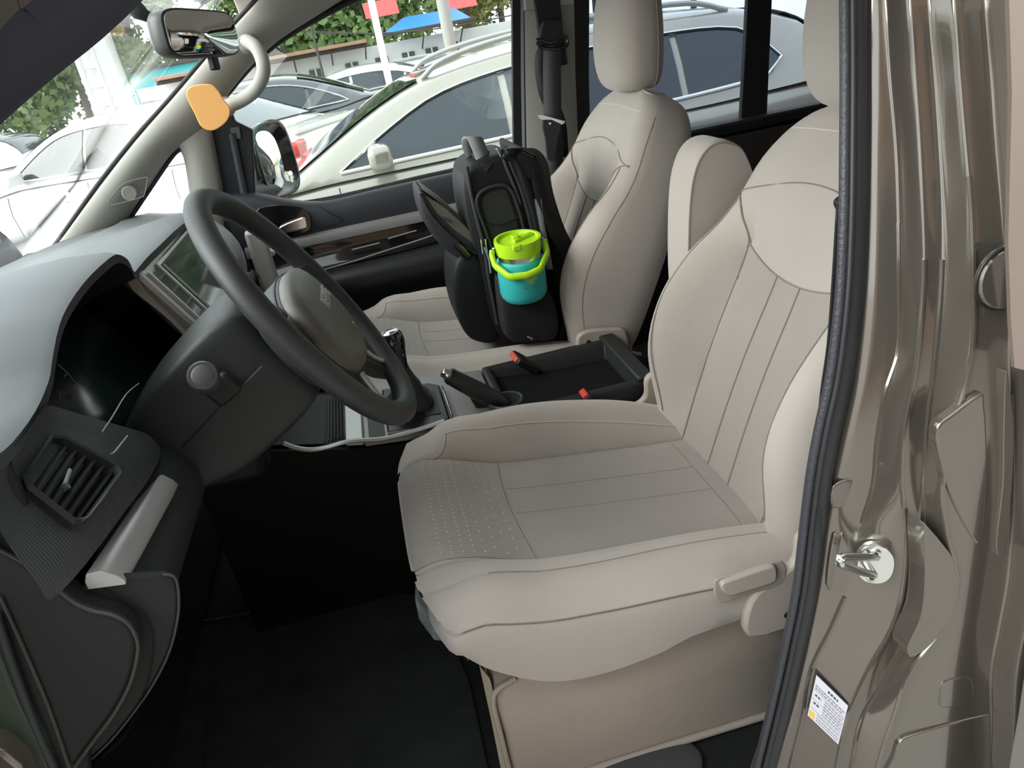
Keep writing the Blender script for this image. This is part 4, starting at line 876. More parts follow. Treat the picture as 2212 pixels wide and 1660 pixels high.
# front tray
prism('tray_floor', [Vector((x, y, cz(x) - 0.010)) for x, y in ((-0.30, 0.295), (-0.145, 0.295), (-0.145, 0.52), (-0.30, 0.52))], (0, 0, 0.002), mat('tray_rubber', (0.010, 0.010, 0.010), 0.7), con, bev=0)
for k in range(7): box('tray_rib', (-0.185 + 0.006*k, 0.40, cz(-0.17) - 0.004), (0.002, 0.20, 0.006), mat('tray_rib', (0.03, 0.03, 0.03), 0.5), con, bev=0.0006)
rim_pts = [P(612, 958, y=0.262), P(640, 968, y=0.262), P(672, 972, y=0.262), P(705, 967, y=0.262), P(740, 957, y=0.262), P(775, 952, y=0.264), P(830, 948, y=0.268), P(900, 930, y=0.272), P(960, 910, y=0.274)]
tube('silver_rim', smooth(rim_pts, 4), 0.0062, SILV, con, n=8, flat=(0.6, 1.1))
tp = [Vector((x, y, cz(x) - 0.004)) for x, y in ((-0.148, 0.272), (-0.115, 0.272), (-0.115, 0.545), (-0.148, 0.545))]
prism('tray_bridge', tp, (0, 0, 0.008), SILV, con, bev=0.003)
plate = [Vector((x, y, cz(x) - 0.008)) for x, y in ((-0.115, 0.272), (0.148, 0.274), (0.148, 0.546), (-0.115, 0.546))]
prism('top_plate', plate, (0, 0, 0.010), mat('warm_grey_plate', (0.24, 0.22, 0.215), 0.42, metal=0.25), con, bev=0.003)
prism('small_tray', [Vector((x, y, cz(x) + 0.0022)) for x, y in ((-0.105, 0.285), (-0.075, 0.285), (-0.075, 0.40), (-0.105, 0.40))], (0, 0, 0.0018), BLACK, con, bev=0)
# gear lever
gs = thing('gear_lever', (0.0, 0.40, 0.94), 'black gear lever with chrome-topped knob on a gloss black base', 'gear lever')
gb = [(-0.070, 0.286), (0.030, 0.286), (0.050, 0.305), (0.050, 0.47), (0.03, 0.49), (-0.070, 0.49)]
prism('gear_base', [Vector((a, b, cz(a) - 0.004)) for a, b in gb], (0, 0, 0.016), mat('gear_base_black', (0.006, 0.006, 0.007), 0.35, spec=0.25), gs, bev=0.004)
tube('chrome_edge', smooth([Vector((a, b, cz(a) + 0.011)) for a, b in ((-0.07, 0.283), (0.0, 0.283), (0.040, 0.286), (0.054, 0.305), (0.055, 0.36), (0.054, 0.46))], 4), 0.0022, CHROME, gs, n=6)
prism('gate_recess', [Vector((a, b, cz(a) + 0.0125)) for a, b in ((0.006, 0.33), (0.036, 0.33), (0.036, 0.44), (0.006, 0.44))], (0, 0, 0.001), BLACK, gs, bev=0.0004)
bo = []
for t, hw in ((0, 0.050), (0.15, 0.046), (0.3, 0.034), (0.45, 0.030), (0.6, 0.022), (0.8, 0.014), (1.0, 0.010)):
    c_ = Vector((-0.020, 0.40, 0.945)).lerp(Vector((-0.014, 0.385, 1.045)), t)
    bo.append([c_ + Vector((hw*math.copysign(abs(math.cos(a))**0.6, math.cos(a)), hw*math.copysign(abs(math.sin(a))**0.6, math.sin(a)), 0)) for a in [2*math.pi*i/20 for i in range(20)]])
grid('gear_boot', bo, mat('boot_leather', (0.010, 0.010, 0.011), 0.45, bump=(60, 0.4, 0.003)), gs, cv=True, caps=(True, True))
kc = P(851, 742, y=0.38)
lathe('gear_knob', [(0.009, -0.055), (0.011, -0.045), (0.014, -0.030), (0.019, -0.012), (0.022, 0.004), (0.0215, 0.016), (0.017, 0.024), (0.0, 0.0245)], kc, (-0.12, 0.0, 1), GLOSSB, gs, n=24)
lathe('knob_cap', [(0.0, 0.003), (0.012, 0.002), (0.0165, -0.001), (0.0175, -0.004)], kc + Vector((-0.0028, 0, 0.0235)), (-0.12, 0, 1), CHROME, gs, n=24)
# handbrake
hb = thing('handbrake', P(1090, 882, y=0.35), 'black handbrake lever with chrome release button on the console', 'handbrake')
h1, h0 = P(966, 810, y=0.355), P(1075, 868, y=0.345); hd_ = (h0 - h1)
tube('grip', [h1 + hd_*t for t in (0.0, 0.03, 0.10, 0.5, 0.85, 1.0, 1.15)], [0.0125, 0.0155, 0.0165, 0.0185, 0.0195, 0.017, 0.014], mat('handbrake_grip', (0.012, 0.012, 0.012), 0.4, bump=(300, 0.4, 0.0018)), hb, n=16)
tube('collar', [h1 + hd_*0.055, h1 + hd_*0.075], 0.0172, GLOSSB, hb, n=16)
tube('release_button', [h1 - hd_.normalized()*0.012, h1 - hd_.normalized()*0.010, h1 + hd_.normalized()*0.004], [0.006, 0.0088, 0.0105], CHROME, hb, n=14)
prism('lever_web', [h1 + hd_*0.42 + Vector((0, 0, -0.01)), h1 + hd_*1.1 + Vector((0, 0, -0.008)), P(1100, 893, y=0.35), P(1030, 885, y=0.35) + Vector((0, 0, -.002)), P(1016, 862, y=0.35)], (0, 0.012, 0), BLACK, hb, bev=0.003)
bo = []
for t, hw in ((0, 0.045), (0.3, 0.038), (0.7, 0.028), (1, 0.02)):
    c_ = P(1110, 900, y=0.36).lerp(h0 + hd_*0.1, t); bo.append([c_ + Vector((hw*1.5*math.cos(a), hw*math.sin(a), -0.004)) for a in [2*math.pi*i/18 for i in range(18)]])
grid('lever_boot', bo, BLACK, hb, cv=True, caps=(True, True))
# console bin, open on top
bn = thing('storage_bin', (0.30, 0.42, 0.80), 'open black storage bin at the rear of the centre console', 'storage bin')
bx0, bx1, by0, by1 = 0.150, 0.455, 0.296, 0.552
def ringb(i_, z): return [Vector((bx0 + i_, by0 + i_, z)), Vector((bx1 - i_, by0 + i_, z)), Vector((bx1 - i_, by1 - i_, z)), Vector((bx0 + i_, by1 - i_, z))]
zz = [0.935, 0.915, 0.915, 0.935]
def rz(i_, dz): return [Vector((p.x, p.y, 0.918 + dz + 0.0*p.x)) for p in ringb(i_, 0)]
grid('bin_wall', [rz(0.0, -0.13), rz(0.0, 0.0), rz(0.004, 0.006), rz(0.016, 0.006), rz(0.022, -0.004), rz(0.026, -0.12)], mat('bin_black', (0.016, 0.017, 0.018), 0.5, bump=(900, 0.2, 0.0003)), bn, cv=True, caps=(True, True), bev=0.006)
prism('bin_lip', [Vector((bx1 - 0.03, by0, 0.922)), Vector((bx1 + 0.004, by0, 0.922)), Vector((bx1 + 0.012, by0 + 0.02, 0.905)), Vector((bx1 + 0.004, by1, 0.922)), Vector((bx1 - 0.03, by1, 0.922))], (0, 0, 0.012), DASHD, bn, bev=0.006)
b2 = buckle((1262, 852), 0.278, (-0.35, -0.10, 0.75), 'bright red seat belt buckle standing beside the driver cushion', RED, 0.06, 0.030)
cup = P(1150, 880, y=0.34)
lathe('cup_ring', [(0.034, -0.02), (0.036, 0.0), (0.034, 0.003), (0.030, 0.002), (0.028, -0.02)], Vector((0.165, 0.335, 0.936)), (0, 0, 1), mat('cup_grey', (0.035, 0.038, 0.042), 0.35), con, n=28)

# ================================================================ floor mat, sill
fm = thing('floor_mat', (-0.2, 0.0, FZ), 'black carpet floor mat with a stitched hem in the driver footwell', 'floor mat')
mp = [(-0.60, 0.36), (-0.13, 0.29), (-0.06, 0.24), (-0.03, 0.0), (-0.03, -0.32), (-0.44, -0.34), (-0.55, -0.28), (-0.60, 0.0)]
prism('mat_pile', [Vector((a, b, FZ + 0.001)) for a, b in mp], (0, 0, 0.009), MAT_, fm, bev=0.003)
sv, sf = [], []
a0, a1 = P(395, 1350, z=0.591), P(885, 1265, z=0.591)
for i in range(70):
    p = a0.lerp(a1, i/69); q = a0.lerp(a1, (i + 0.55)/69); o_ = len(sv); n_ = Vector((0, 0.0012, 0)); sv += [p - n_, q - n_, q + n_, p + n_]; sf.append((o_, o_ + 1, o_ + 2, o_ + 3))
sc_ = mesh('hem_stitching', [v + Vector((0, 0, 0.0012)) for v in sv], sf, mat('stitch_grey', (0.25, 0.26, 0.26), 0.8), fm, smo=False); sc_['kind'] = 'stuff'
tube('mat_fold', smooth([P(470, 1405, z=0.592), P(462, 1500, z=0.592), P(450, 1575, z=0.592), P(446, 1660, z=0.592)], 3), 0.0025, MAT_, fm, n=6)
lathe('mat_stud', [(0.0, 0.008), (0.008, 0.007), (0.012, 0.0)], P(582, 1280, z=0.59), (0, 0, 1), GLOSSB, fm, n=16)
sill = [[Vector((x, -0.30, FZ + 0.001)), Vector((x, -0.34, FZ + 0.012)), Vector((x, -0.40, FZ + 0.016)), Vector((x, -0.45, FZ - 0.01)), Vector((x, -0.47, FZ - 0.12))] for x in (-0.45, -0.2, 0.0, 0.2, 0.4)]
st(grid('trim_sill', sill, BLACK, sub=1))
hm = []
for t, hw in ((0, 0.085), (0.5, 0.078), (0.85, 0.055), (1, 0.02)):
    hm.append([P(1398, 1668, z=0.585) + Vector((hw*1.1*math.cos(a), hw*0.7*math.sin(a), 0.012*t)) for a in [2*math.pi*i/24 for i in range(24)]])
st(grid('trim_sill_hump', hm, mat('sill_grey', (0.05, 0.052, 0.055), 0.5), cv=True, caps=(True, True), sub=1))

# ================================================================ seat belts
def ribbon(name, pts, hw, across, m, par, th=0.0014):
    a = Vector(across).normalized(); L = []
    for p in pts: L.append([p - a*hw, p + a*hw])
    return grid(name, L, m, par, solid=th)
sb = thing('seat_belt', P(1197, 330, y=1.12), 'dark grey passenger seat belt hanging from its anchor on the far pillar', 'seat belt')
yb = 1.135
box('anchor_slot', P(1190, 70, y=1.158), (0.070, 0.01, 0.17), BLACK, sb, bev=0.006)
prism('anchor_cover', smooth(PY(yb - 0.01, (1172, 50), (1182, 43), (1205, 42), (1214, 50), (1219, 78), (1214, 95), (1190, 98), (1168, 92), (1165, 80)), 3, True), (0, 0.02, 0), BLACK, sb, bev=0.005)
tube('anchor_ring', smooth(PY(yb - 0.008, (1160, 88), (1168, 102), (1190, 106), (1215, 104), (1226, 94), (1224, 80), (1215, 82), (1190, 92), (1168, 86)), 4, True), 0.0048, GLOSSB, sb, n=10, closed=True)
axx = Vector((1, 0.0, -0.12))
ribbon('webbing', smooth([P(1194, 98, y=yb - 0.004), P(1192, 140, y=yb - 0.012), P(1193, 200, y=yb - 0.018), P(1194, 262, y=yb - 0.02), P(1199, 320, y=yb - 0.01), P(1196, 380, y=yb), P(1195, 470, y=yb + 0.02)], 4), 0.0245, axx, WEB, sb)
ribbon('webbing_behind', smooth([P(1183, 95, y=yb + 0.006), P(1172, 130, y=yb + 0.008), P(1180, 200, y=yb + 0.008), P(1205, 262, y=yb + 0.01), P(1212, 340, y=yb + 0.01)], 4), 0.022, axx, BLACK, sb)
prism('tongue_plate', PY(yb - 0.03, (1163, 250), (1168, 247), (1222, 262), (1218, 268), (1213, 270), (1165, 258)), (0, 0.006, 0), CHROME, sb, bev=0.001)
prism('tongue', smooth(PY(yb - 0.032, (1172, 259), (1212, 268), (1206, 300), (1200, 345), (1184, 345), (1178, 300)), 2, True), (0, 0.008, 0), mat('tongue_black', (0.020, 0.020, 0.024), 0.4), sb, bev=0.002)
lathe('tongue_rivet', [(0.0, 0.002), (0.003, 0.0018), (0.004, 0)], P(1188, 267, y=yb - 0.033), (0, -1, 0), CHROME, sb, n=12)
db = thing('seat_belt', P(1790, 830, y=-0.37), 'black driver seat belt between the seat and the open door pillar', 'seat belt')
prism('belt_guide', smooth(PY(-0.350, (1797, 438), (1806, 424), (1830, 418), (1840, 440), (1830, 458), (1806, 456)), 3, True), (0, -0.02, 0), BLACK, db, bev=0.003)
ribbon('webbing', smooth([P(1818, 440, y=-0.365), P(1808, 600, y=-0.365), P(1797, 740, y=-0.365), P(1783, 840, y=-0.365), P(1770, 960, y=-0.362)], 4), 0.006, (1, 0.3, 0), BLACK, db)

# ================================================================ striker and sticker on the near pillar
sk = thing('door_striker', P(1880, 1220, y=-0.43), 'shiny zinc door striker loop bolted to the painted pillar', 'door striker')
sc0 = P(1890, 1217, y=-0.436); sn = Vector((-0.45, -0.85, 0.10)).normalized(); sa, sb_, _ = frame_of(sn, (0.12, 0, 1))
so2 = [(0.0185*math.copysign(abs(math.cos(a))**0.85, math.cos(a)), 0.0235*math.copysign(abs(math.sin(a))**0.85, math.sin(a))) for a in [2*math.pi*i/32 for i in range(32)]]
grid('striker_plate', [[sc0 + sa*a*k + sb_*b*k + sn*n_ for a, b in so2] for k, n_ in ((1.0, -0.006), (1.0, 0.003), (0.94, 0.005), (0.5, 0.005))], ZINC, sk, cv=True, caps=(True, True), ang=40)
tip = P(1818, 1212, y=-0.466)
r0, r1 = sc0 + sb_*0.010 + sn*0.004, sc0 - sb_*0.012 + sn*0.004
tube('striker_loop', smooth([r0, r0.lerp(tip, 0.45) + sb_*0.002, tip + sb_*0.004, tip, tip - sb_*0.004, r1.lerp(tip, 0.45) - sb_*0.003, r1], 4), 0.0042, ZINC, sk, n=12)
for s_ in (-1, 1):
    b_ = sc0 + sb_*(0.0148*s_) + sn*0.004 - sa*0.002
    lathe('screw', [(0.0, 0.0025), (0.0035, 0.003), (0.0058, 0.002), (0.0064, 0.0)], b_, sn, ZINC, sk, n=16)
    lathe('screw_socket', [(0.0, 0.0005), (0.0024, 0.0005), (0.003, 0.0)], b_ + sn*0.0027, sn, BLACK, sk, n=6)
emb = prism('striker_pocket', smooth(PY(-0.4135, (1800, 1165), (1812, 1150), (1856, 1142), (1842, 1175), (1832, 1250), (1830, 1272), (1790, 1276), (1790, 1230)), 3, True), (0, 0.006, 0), PAINT, pillar, bev=0.003)
lb = thing('tyre_label', P(1787, 1600, y=-0.43), 'small white printed sticker with a black border low on the door pillar', 'sticker')
lq = [P(1762, 1450, y=-0.4195), P(1833, 1519, y=-0.4395), P(1811, 1606, y=-0.4395), P(1742, 1540, y=-0.4195)]
ln = (lq[1] - lq[0]).cross(lq[3] - lq[0]).normalized(); ln = ln if ln.y < 0 else -ln
def lpt(a, b, h=0.0): return lq[0].lerp(lq[1], a).lerp(lq[3].lerp(lq[2], a), b) + ln*(0.003 + h)
mesh('sticker_border', [lpt(0, 0), lpt(1, 0), lpt(1, 1), lpt(0, 1)], [(0, 1, 2, 3)], INK, lb, smo=False, solid=0.0006)
mesh('sticker_face', [lpt(.02, .02, .0014), lpt(.98, .02, .0014), lpt(.98, .98, .0014), lpt(.02, .98, .0014)], [(0, 1, 2, 3)], PAPER, lb, smo=False)
GINK = mat('grey_ink', (0.22, 0.22, 0.27), 0.6)
random.seed(3)
def words(b, a0, a1, h, m, gap=0.025, wl=(0.04, 0.09)):
    a = a0; V_, F_ = [], []
    while a < a1:
        w_ = min(random.uniform(*wl), a1 - a); o_ = len(V_); V_ += [lpt(a, b, .0018), lpt(a + w_, b, .0018), lpt(a + w_, b + h, .0018), lpt(a, b + h, .0018)]; F_.append((o_, o_ + 1, o_ + 2, o_ + 3)); a += w_ + gap
    mesh('printed_line', V_, F_, m, lb, smo=False)
words(0.10, 0.40, 0.70, 0.045, INK, 0.03, (0.05, 0.07))
words(0.21, 0.06, 0.94, 0.028, GINK); words(0.27, 0.06, 0.90, 0.028, GINK)
words(0.40, 0.10, 0.28, 0.040, INK, 0.03, (0.05, 0.07)); words(0.58, 0.10, 0.28, 0.040, INK, 0.03, (0.05, 0.07))
for b_ in (0.37, 0.43, 0.49, 0.56, 0.62, 0.68): words(b_, 0.38, 0.94, 0.022, GINK)
for b_ in (0.78, 0.85, 0.91): words(b_, 0.26, 0.94, 0.020, GINK, 0.02)
for b_ in (0.33, 0.53, 0.74): mesh('rule', [lpt(.05, b_, .0018), lpt(.95, b_, .0018), lpt(.95, b_ + .006, .0018), lpt(.05, b_ + .006, .0018)], [(0, 1, 2, 3)], GINK, lb, smo=False)
mesh('yellow_mark', [lpt(.05, .82, .0018), lpt(.20, .82, .0018), lpt(.20, .95, .0018), lpt(.05, .95, .0018)], [(0, 1, 2, 3)], YELL, lb, smo=False)

# ================================================================ backpack on the passenger seat
bag = thing('backpack', P(1130, 742, y=0.78), 'large black backpack with an open front pocket leaning on the passenger seat', 'backpack')
YB = 0.655
def body(name, ol, y0, y1, m, par, edge=0.03, k=0.90, sub=1, lean=0.0, zsh=0.0):
    """soft box: outline in the x-z plane, rounded edges, between y0 and y1"""
    c_ = sum(ol, Vector())/len(ol); rows = []
    for t, s in ((0, k), (0.15, k + (1 - k)*0.62), (0.5, k + (1 - k)*0.9), (1, 1)):
        rows.append([Vector((c_.x + (p.x - c_.x)*s + lean*0, y0 + edge*t, c_.z + (p.z - c_.z)*s)) for p in ol])
    for t, s in ((1, 1), (0.5, k + (1 - k)*0.9), (0.15, k + (1 - k)*0.62), (0, k)):
        rows.append([Vector((c_.x + (p.x - c_.x)*s, y1 - edge*t, c_.z + (p.z - c_.z)*s)) for p in ol])
    return grid(name, rows, m, par, cv=True, caps=(True, True), sub=sub)
main = smooth(PY(YB, (1004, 400), (1008, 368), (1042, 345), (1085, 332), (1112, 335), (1135, 380), (1160, 450), (1185, 540), (1205, 640), (1218, 700), (1214, 738), (1150, 742), (1090, 744), (1062, 700), (1045, 620), (1022, 500), (1008, 430)), 2, True)
bmain = body('main_compartment', main, YB, 0.86, NYLON, bag, 0.035, 0.93)
front = smooth(PY(YB + 0.005, (985, 560), (1025, 545), (1048, 580), (1064, 650), (1085, 742), (1035, 745), (1008, 728), (990, 690), (979, 630)), 2, True)
body('front_pocket', front, YB + 0.005, 0.845, NYLON, bag, 0.04, 0.90)
upf = smooth(PY(YB + 0.012, (1000, 388), (1012, 372), (1024, 425), (1040, 500), (1055, 560), (1040, 566), (1018, 520), (1003, 440)), 2, True)
body('upper_front', upf, YB + 0.012, 0.845, NYLONG, bag, 0.03, 0.92)
backp = smooth(PY(YB + 0.02, (1118, 322), (1138, 326), (1165, 380), (1195, 470), (1222, 570), (1238, 660), (1236, 720), (1216, 735), (1205, 650), (1180, 540), (1152, 430)), 2, True)
body('back_panel', backp, YB + 0.02, 0.91, mat('mesh_back', (0.014, 0.014, 0.016), 0.85, bump=(300, 0.8, 0.001)), bag, 0.03, 0.93)
# open front pocket flap: padded slab folding out, grey lining
fo_ = PY(YB + 0.02, (902, 412), (912, 412), (960, 452), (1005, 492), (1040, 530), (1062, 560), (1050, 585), (1010, 572), (965, 545), (930, 505), (908, 460))
body('pocket_flap', smooth(fo_, 2, True), YB + 0.02, 0.82, mat('flap_nylon', (0.020, 0.021, 0.026), 0.6, bump=(450, 0.5, 0.0018)), bag, 0.03, 0.92)
prism('flap_lining', PY(YB + 0.018, (920, 424), (962, 448), (1006, 488), (1038, 526), (1030, 532), (985, 500), (945, 462)), (0, 0.03, 0), LINING, bag, bev=0.003)
v, f = grid_data([[p + Vector((0, dy, 0)) for p in PY(YB + 0.02, (914, 414), (962, 450), (1006, 490), (1040, 527))] for dy in (0.01, 0.07, 0.14)])
mesh('flap_lining_face', [q + Vector((0.002, 0, 0.004)) for q in v], f, LINING, bag, solid=0.002)
tube('flap_zipper', smooth(PY(YB + 0.014, (908, 418), (935, 470), (985, 520), (1030, 548)), 4), 0.004, NYLONG, bag, n=8)
tube('flap_buckle', PY(YB + 0.008, (985, 528), (1010, 556)), 0.011, GLOSSB, bag, n=8, flat=(1, 0.5))
prism('flap_label', PY(YB + 0.010, (952, 466), (968, 474), (978, 484), (962, 478)), (0, 0.002, 0), INK, bag, bev=0.0005)
# side panel piping arch, pad, zips
arch = smooth(PY(YB - 0.004, (1070, 560), (1050, 500), (1032, 450), (1032, 425), (1050, 408), (1085, 400), (1105, 412), (1120, 450), (1134, 500)), 4)
tube('piping', arch, 0.0042, NYLONG, bmain, n=8)
sp = smooth(PY(YB - 0.001, (1072, 545), (1042, 455), (1042, 428), (1060, 412), (1086, 406), (1102, 420), (1126, 500), (1110, 520)), 3, True)
prism('side_pad', sp, (0, 0.02, 0), NYLONG, bmain, bev=0.006, seg=3)
tube('pad_seam', smooth(PY(YB - 0.003, (1050, 484), (1080, 486), (1118, 470)), 4), 0.0016, BLACK, bmain, n=6)
for pth in (((1092, 322), (1105, 360), (1122, 400), (1138, 450), (1150, 500)), ((1008, 360), (1018, 420), (1032, 480), (1048, 545), (1056, 600), (1075, 700)), ((1082, 322), (1094, 360), (1110, 400), (1124, 440))):
    tube('zipper', smooth(PY(YB - 0.002, *pth), 4), 0.0045, mat('zip_tape', (0.030, 0.031, 0.035), 0.55), bmain, n=8)
for a_, b_ in (((1038, 518), (1042, 548)), ((1048, 516), (1053, 556)), ((1072, 322), (1082, 338))):
    tube('zip_pull', PY(YB - 0.008, a_, b_), 0.0028, CHROME, bmain, n=8)
tube('cord_pull', smooth(PY(YB - 0.010, (1046, 535), (1056, 560), (1060, 590)), 3), 0.002, WEBG, bmain, n=6)
prism('top_tab', PY(YB + 0.03, (1032, 352), (1046, 370), (1058, 350)), (0, -0.03, 0), NYLONG, bmain, bev=0.001)
# top grab loop with grey webbing
ht = [P(1054, 372, y=YB + 0.03), P(1046, 345, y=YB + 0.035), P(1034, 315, y=YB + 0.04), P(1026, 297, y=YB + 0.05), P(1015, 297, y=YB + 0.065), P(1013, 315, y=YB + 0.09), P(1024, 345, y=YB + 0.12)]
ribbon('grab_loop', smooth(ht, 4), 0.017, (0.9, 0.2, -0.2), WEBG, bag, 0.005)
ribbon('loop_base', smooth([P(1052, 372, y=YB + 0.02), P(1048, 350, y=YB + 0.045), P(1038, 328, y=YB + 0.062)], 4), 0.020, (0.9, 0.1, -0.1), NYLONG, bag, 0.005)
# shoulder straps
for pts, hw, yy in ((((1110, 322), (1140, 322), (1165, 352), (1178, 420), (1205, 500), (1238, 560), (1246, 610), (1240, 680), (1224, 735)), 0.028, YB - 0.005), (((1102, 330), (1128, 345), (1148, 400), (1168, 470), (1178, 520)), 0.020, YB - 0.012)):
    ribbon('shoulder_strap', smooth([P(a, b, y=yy) for a, b in pts], 4), hw, (0.75, 0.55, -0.2), NYLON, bag, 0.014)
body('strap_bundle', smooth(PY(YB + 0.0, (1108, 325), (1128, 318), (1152, 330), (1165, 352), (1168, 378), (1150, 392), (1128, 380), (1112, 350)), 2, True), YB - 0.02, YB + 0.08, NYLON, bag, 0.02, 0.8)
tube('strap_buckle', PY(YB - 0.026, (1128, 326), (1152, 338)), 0.0045, GLOSSB, bag, n=8)
ribbon('loose_strap', smooth([P(1162, 430, y=YB - 0.015), P(1168, 480, y=YB - 0.018), P(1180, 540, y=YB - 0.018), P(1187, 582, y=YB - 0.018)], 4), 0.008, (0.9, -0.2, -0.2), WEBG, bag, 0.002)
# mesh bottle pocket
mpk = smooth(PY(YB - 0.055, (1076, 596), (1100, 632), (1140, 640), (1176, 618), (1196, 640), (1210, 700), (1205, 735), (1160, 742), (1100, 742), (1084, 690)), 2, True)
body('bottle_pocket', mpk, YB - 0.060, YB + 0.03, mat('mesh_pocket', (0.008, 0.008, 0.010), 0.8, bump=(250, 1.0, 0.001)), bag, 0.04, 0.88)
prism('brand_patch', PY(YB - 0.064, (1140, 726), (1152, 732), (1150, 735), (1139, 729)), (0, 0.002, 0), SILV, bag, bev=0.0004)
# ================================================================ drinking bottle in the side pocket
bb, bt_ = P(1128, 634, y=YB - 0.055) , P(1111, 520, y=YB - 0.055)
bo_ = bb + Vector((0.004, -0.004, 0.004)); ax_ = (bt_ - bb).normalized() + Vector((0.0, -0.10, 0)); ax_.normalize(); Lb = (bt_ - bb).length*1.04
bot = thing('drink_bottle', bo_, 'turquoise insulated bottle with lime green lid and handle in the backpack side pocket', 'bottle')
R_ = 0.0525; h_ = Lb
bdy = lathe('bottle_body', [(0.0, -0.010), (R_*0.86, -0.010), (R_*0.95, -0.004), (R_, 0.006), (R_, h_*0.58), (R_*0.97, h_*0.64), (R_*0.88, h_*0.67)], bo_, ax_, CYAN, bot, n=40)
lathe('steel_neck', [(R_*0.88, h_*0.66), (R_*0.87, h_*0.77)], bo_, ax_, mat('brushed_steel', (0.72, 0.71, 0.70), 0.28, metal=1.0), bot, n=40)
ld = lathe('lid', [(R_*0.86, h_*0.755), (R_*0.93, h_*0.765), (R_*0.98, h_*0.98), (R_*0.97, h_*1.01), (R_*0.86, h_*1.01), (R_*0.82, h_*0.96), (0.0, h_*0.96)], bo_, ax_, LIME, bot, n=40, ang=30)
fa_, fb_, fd_ = frame_of(ax_, (0, -1, 0))
vx = Vector((1, 0, 0)); vx = (vx - ax_*vx.dot(ax_)).normalized(); vy = ax_.cross(vx)
if vy.y > 0: vy = -vy
top_ = bo_ + ax_*(h_*0.965)
box('spout_tab', top_ + ax_*0.004 - vx*0.004 - vy*0.002, (0.016, 0.018, 0.014), LIME, ld, bev=0.003, ax=(vx, vy, ax_))
box('lid_bar', top_ + ax_*0.002 + vx*0.012 - vy*0.004, (0.055, 0.012, 0.008), LIME, ld, bev=0.002, ax=((vx - vy*0.6).normalized(), (vy + vx*0.6).normalized(), ax_))
box('lid_notch', bo_ + ax_*(h_*0.975) + vy*R_*0.86 - vx*0.012, (0.018, 0.014, 0.012), LIME, ld, bev=0.002, ax=(vx, vy, ax_))
hp = [(-1.10, 0.0, 0.86), (-1.16, 0.12, 0.80), (-1.14, 0.42, 0.66), (-0.72, 1.10, 0.52), (0.0, 1.28, 0.52), (0.55, 1.18, 0.56), (1.08, 0.52, 0.72), (1.10, 0.10, 0.88)]
hpts = [bo_ + vx*(a*R_) + vy*(b*R_) + ax_*(c_*h_) for a, b, c_ in hp]
hpp = []
for i in range(len(hpts) - 1): hpp += [hpts[i].lerp(hpts[i + 1], t) for t in (0.1, 0.5, 0.9)]
tube('carry_handle', [hpts[0]] + hpp + [hpts[-1]], 0.0072, LIME, bot, n=12, flat=(1.15, 0.8), up=ax_)
for s_ in (-1, 1): lathe('handle_pin', [(0.0, 0.006), (0.004, 0.005), (0.006, 0.0)], bo_ + vx*(s_*R_*1.0) + ax_*(h_*0.89), vx*s_, CHROME, bot, n=12)
# faint lime print on the body: a winged crest above a line of letters
lcz = bo_ + ax_*(h_*0.30)
def onb(a, h): ang = a/R_; return bo_ + (vy*math.cos(ang) + vx*math.sin(ang))*(R_ + 0.0004) + ax_*(h*h_)
V_, F_ = [], []
def patch(a0, a1, z0, z1):
    o_ = len(V_); V_.extend([onb(a0, z0), onb(a1, z0), onb(a1, z1), onb(a0, z1)]); F_.append((o_, o_ + 1, o_ + 2, o_ + 3))
patch(0.004, 0.012, 0.30, 0.44); patch(-0.002, 0.004, 0.34, 0.44); patch(0.012, 0.018, 0.34, 0.44); patch(-0.008, -0.002, 0.38, 0.43); patch(0.018, 0.024, 0.36, 0.41)
mesh('crest_print', V_, F_, LOGO, bdy, smo=False)
t_ = text('letter_print', 'STANLEY', 0.0085, onb(0.006, 0.24), vx, ax_, LOGO, bdy, depth=0.0002, bold=0.0002)
for v in t_.data.vertices:
    r_ = v.co - bo_; h2 = r_.dot(ax_); a_ = r_.dot(vx); v.co = onb(a_, h2/h_)
# ================================================================ outside: ground, parked cars, hut, trees
gv = []
GROUND = mat('pale_concrete', (0.40, 0.39, 0.365), 0.9, bump=(6, 0.3, 0.01), var=(1.2, 0.12))
for i in range(30):
    y = -30 + 3.2*i; z = 0.0 if y < 11 else -0.055*(y - 11)
    gv.append([Vector((x, y, z)) for x in (-60, -30, -10, 0, 10, 30, 60)])
st(grid('ground', gv, GROUND))
def gz(y): return 0.0 if y < 11 else -0.055*(y - 11)
CARGL = mat('car_glass_dark', (0.020, 0.030, 0.042), 0.06, coat=0.3, spec=0.6)
TYRE = mat('tyre', (0.015, 0.015, 0.015), 0.8)
ALLOY = mat('alloy', (0.55, 0.55, 0.56), 0.3, metal=0.8)
TAILR = mat('tail_lamp_red', (0.65, 0.06, 0.05), 0.2, coat=0.5)
LAMPC = mat('lamp_clear', (0.6, 0.6, 0.58), 0.15, coat=0.5)
PLATE = mat('plate_blue', (0.04, 0.12, 0.45), 0.4)
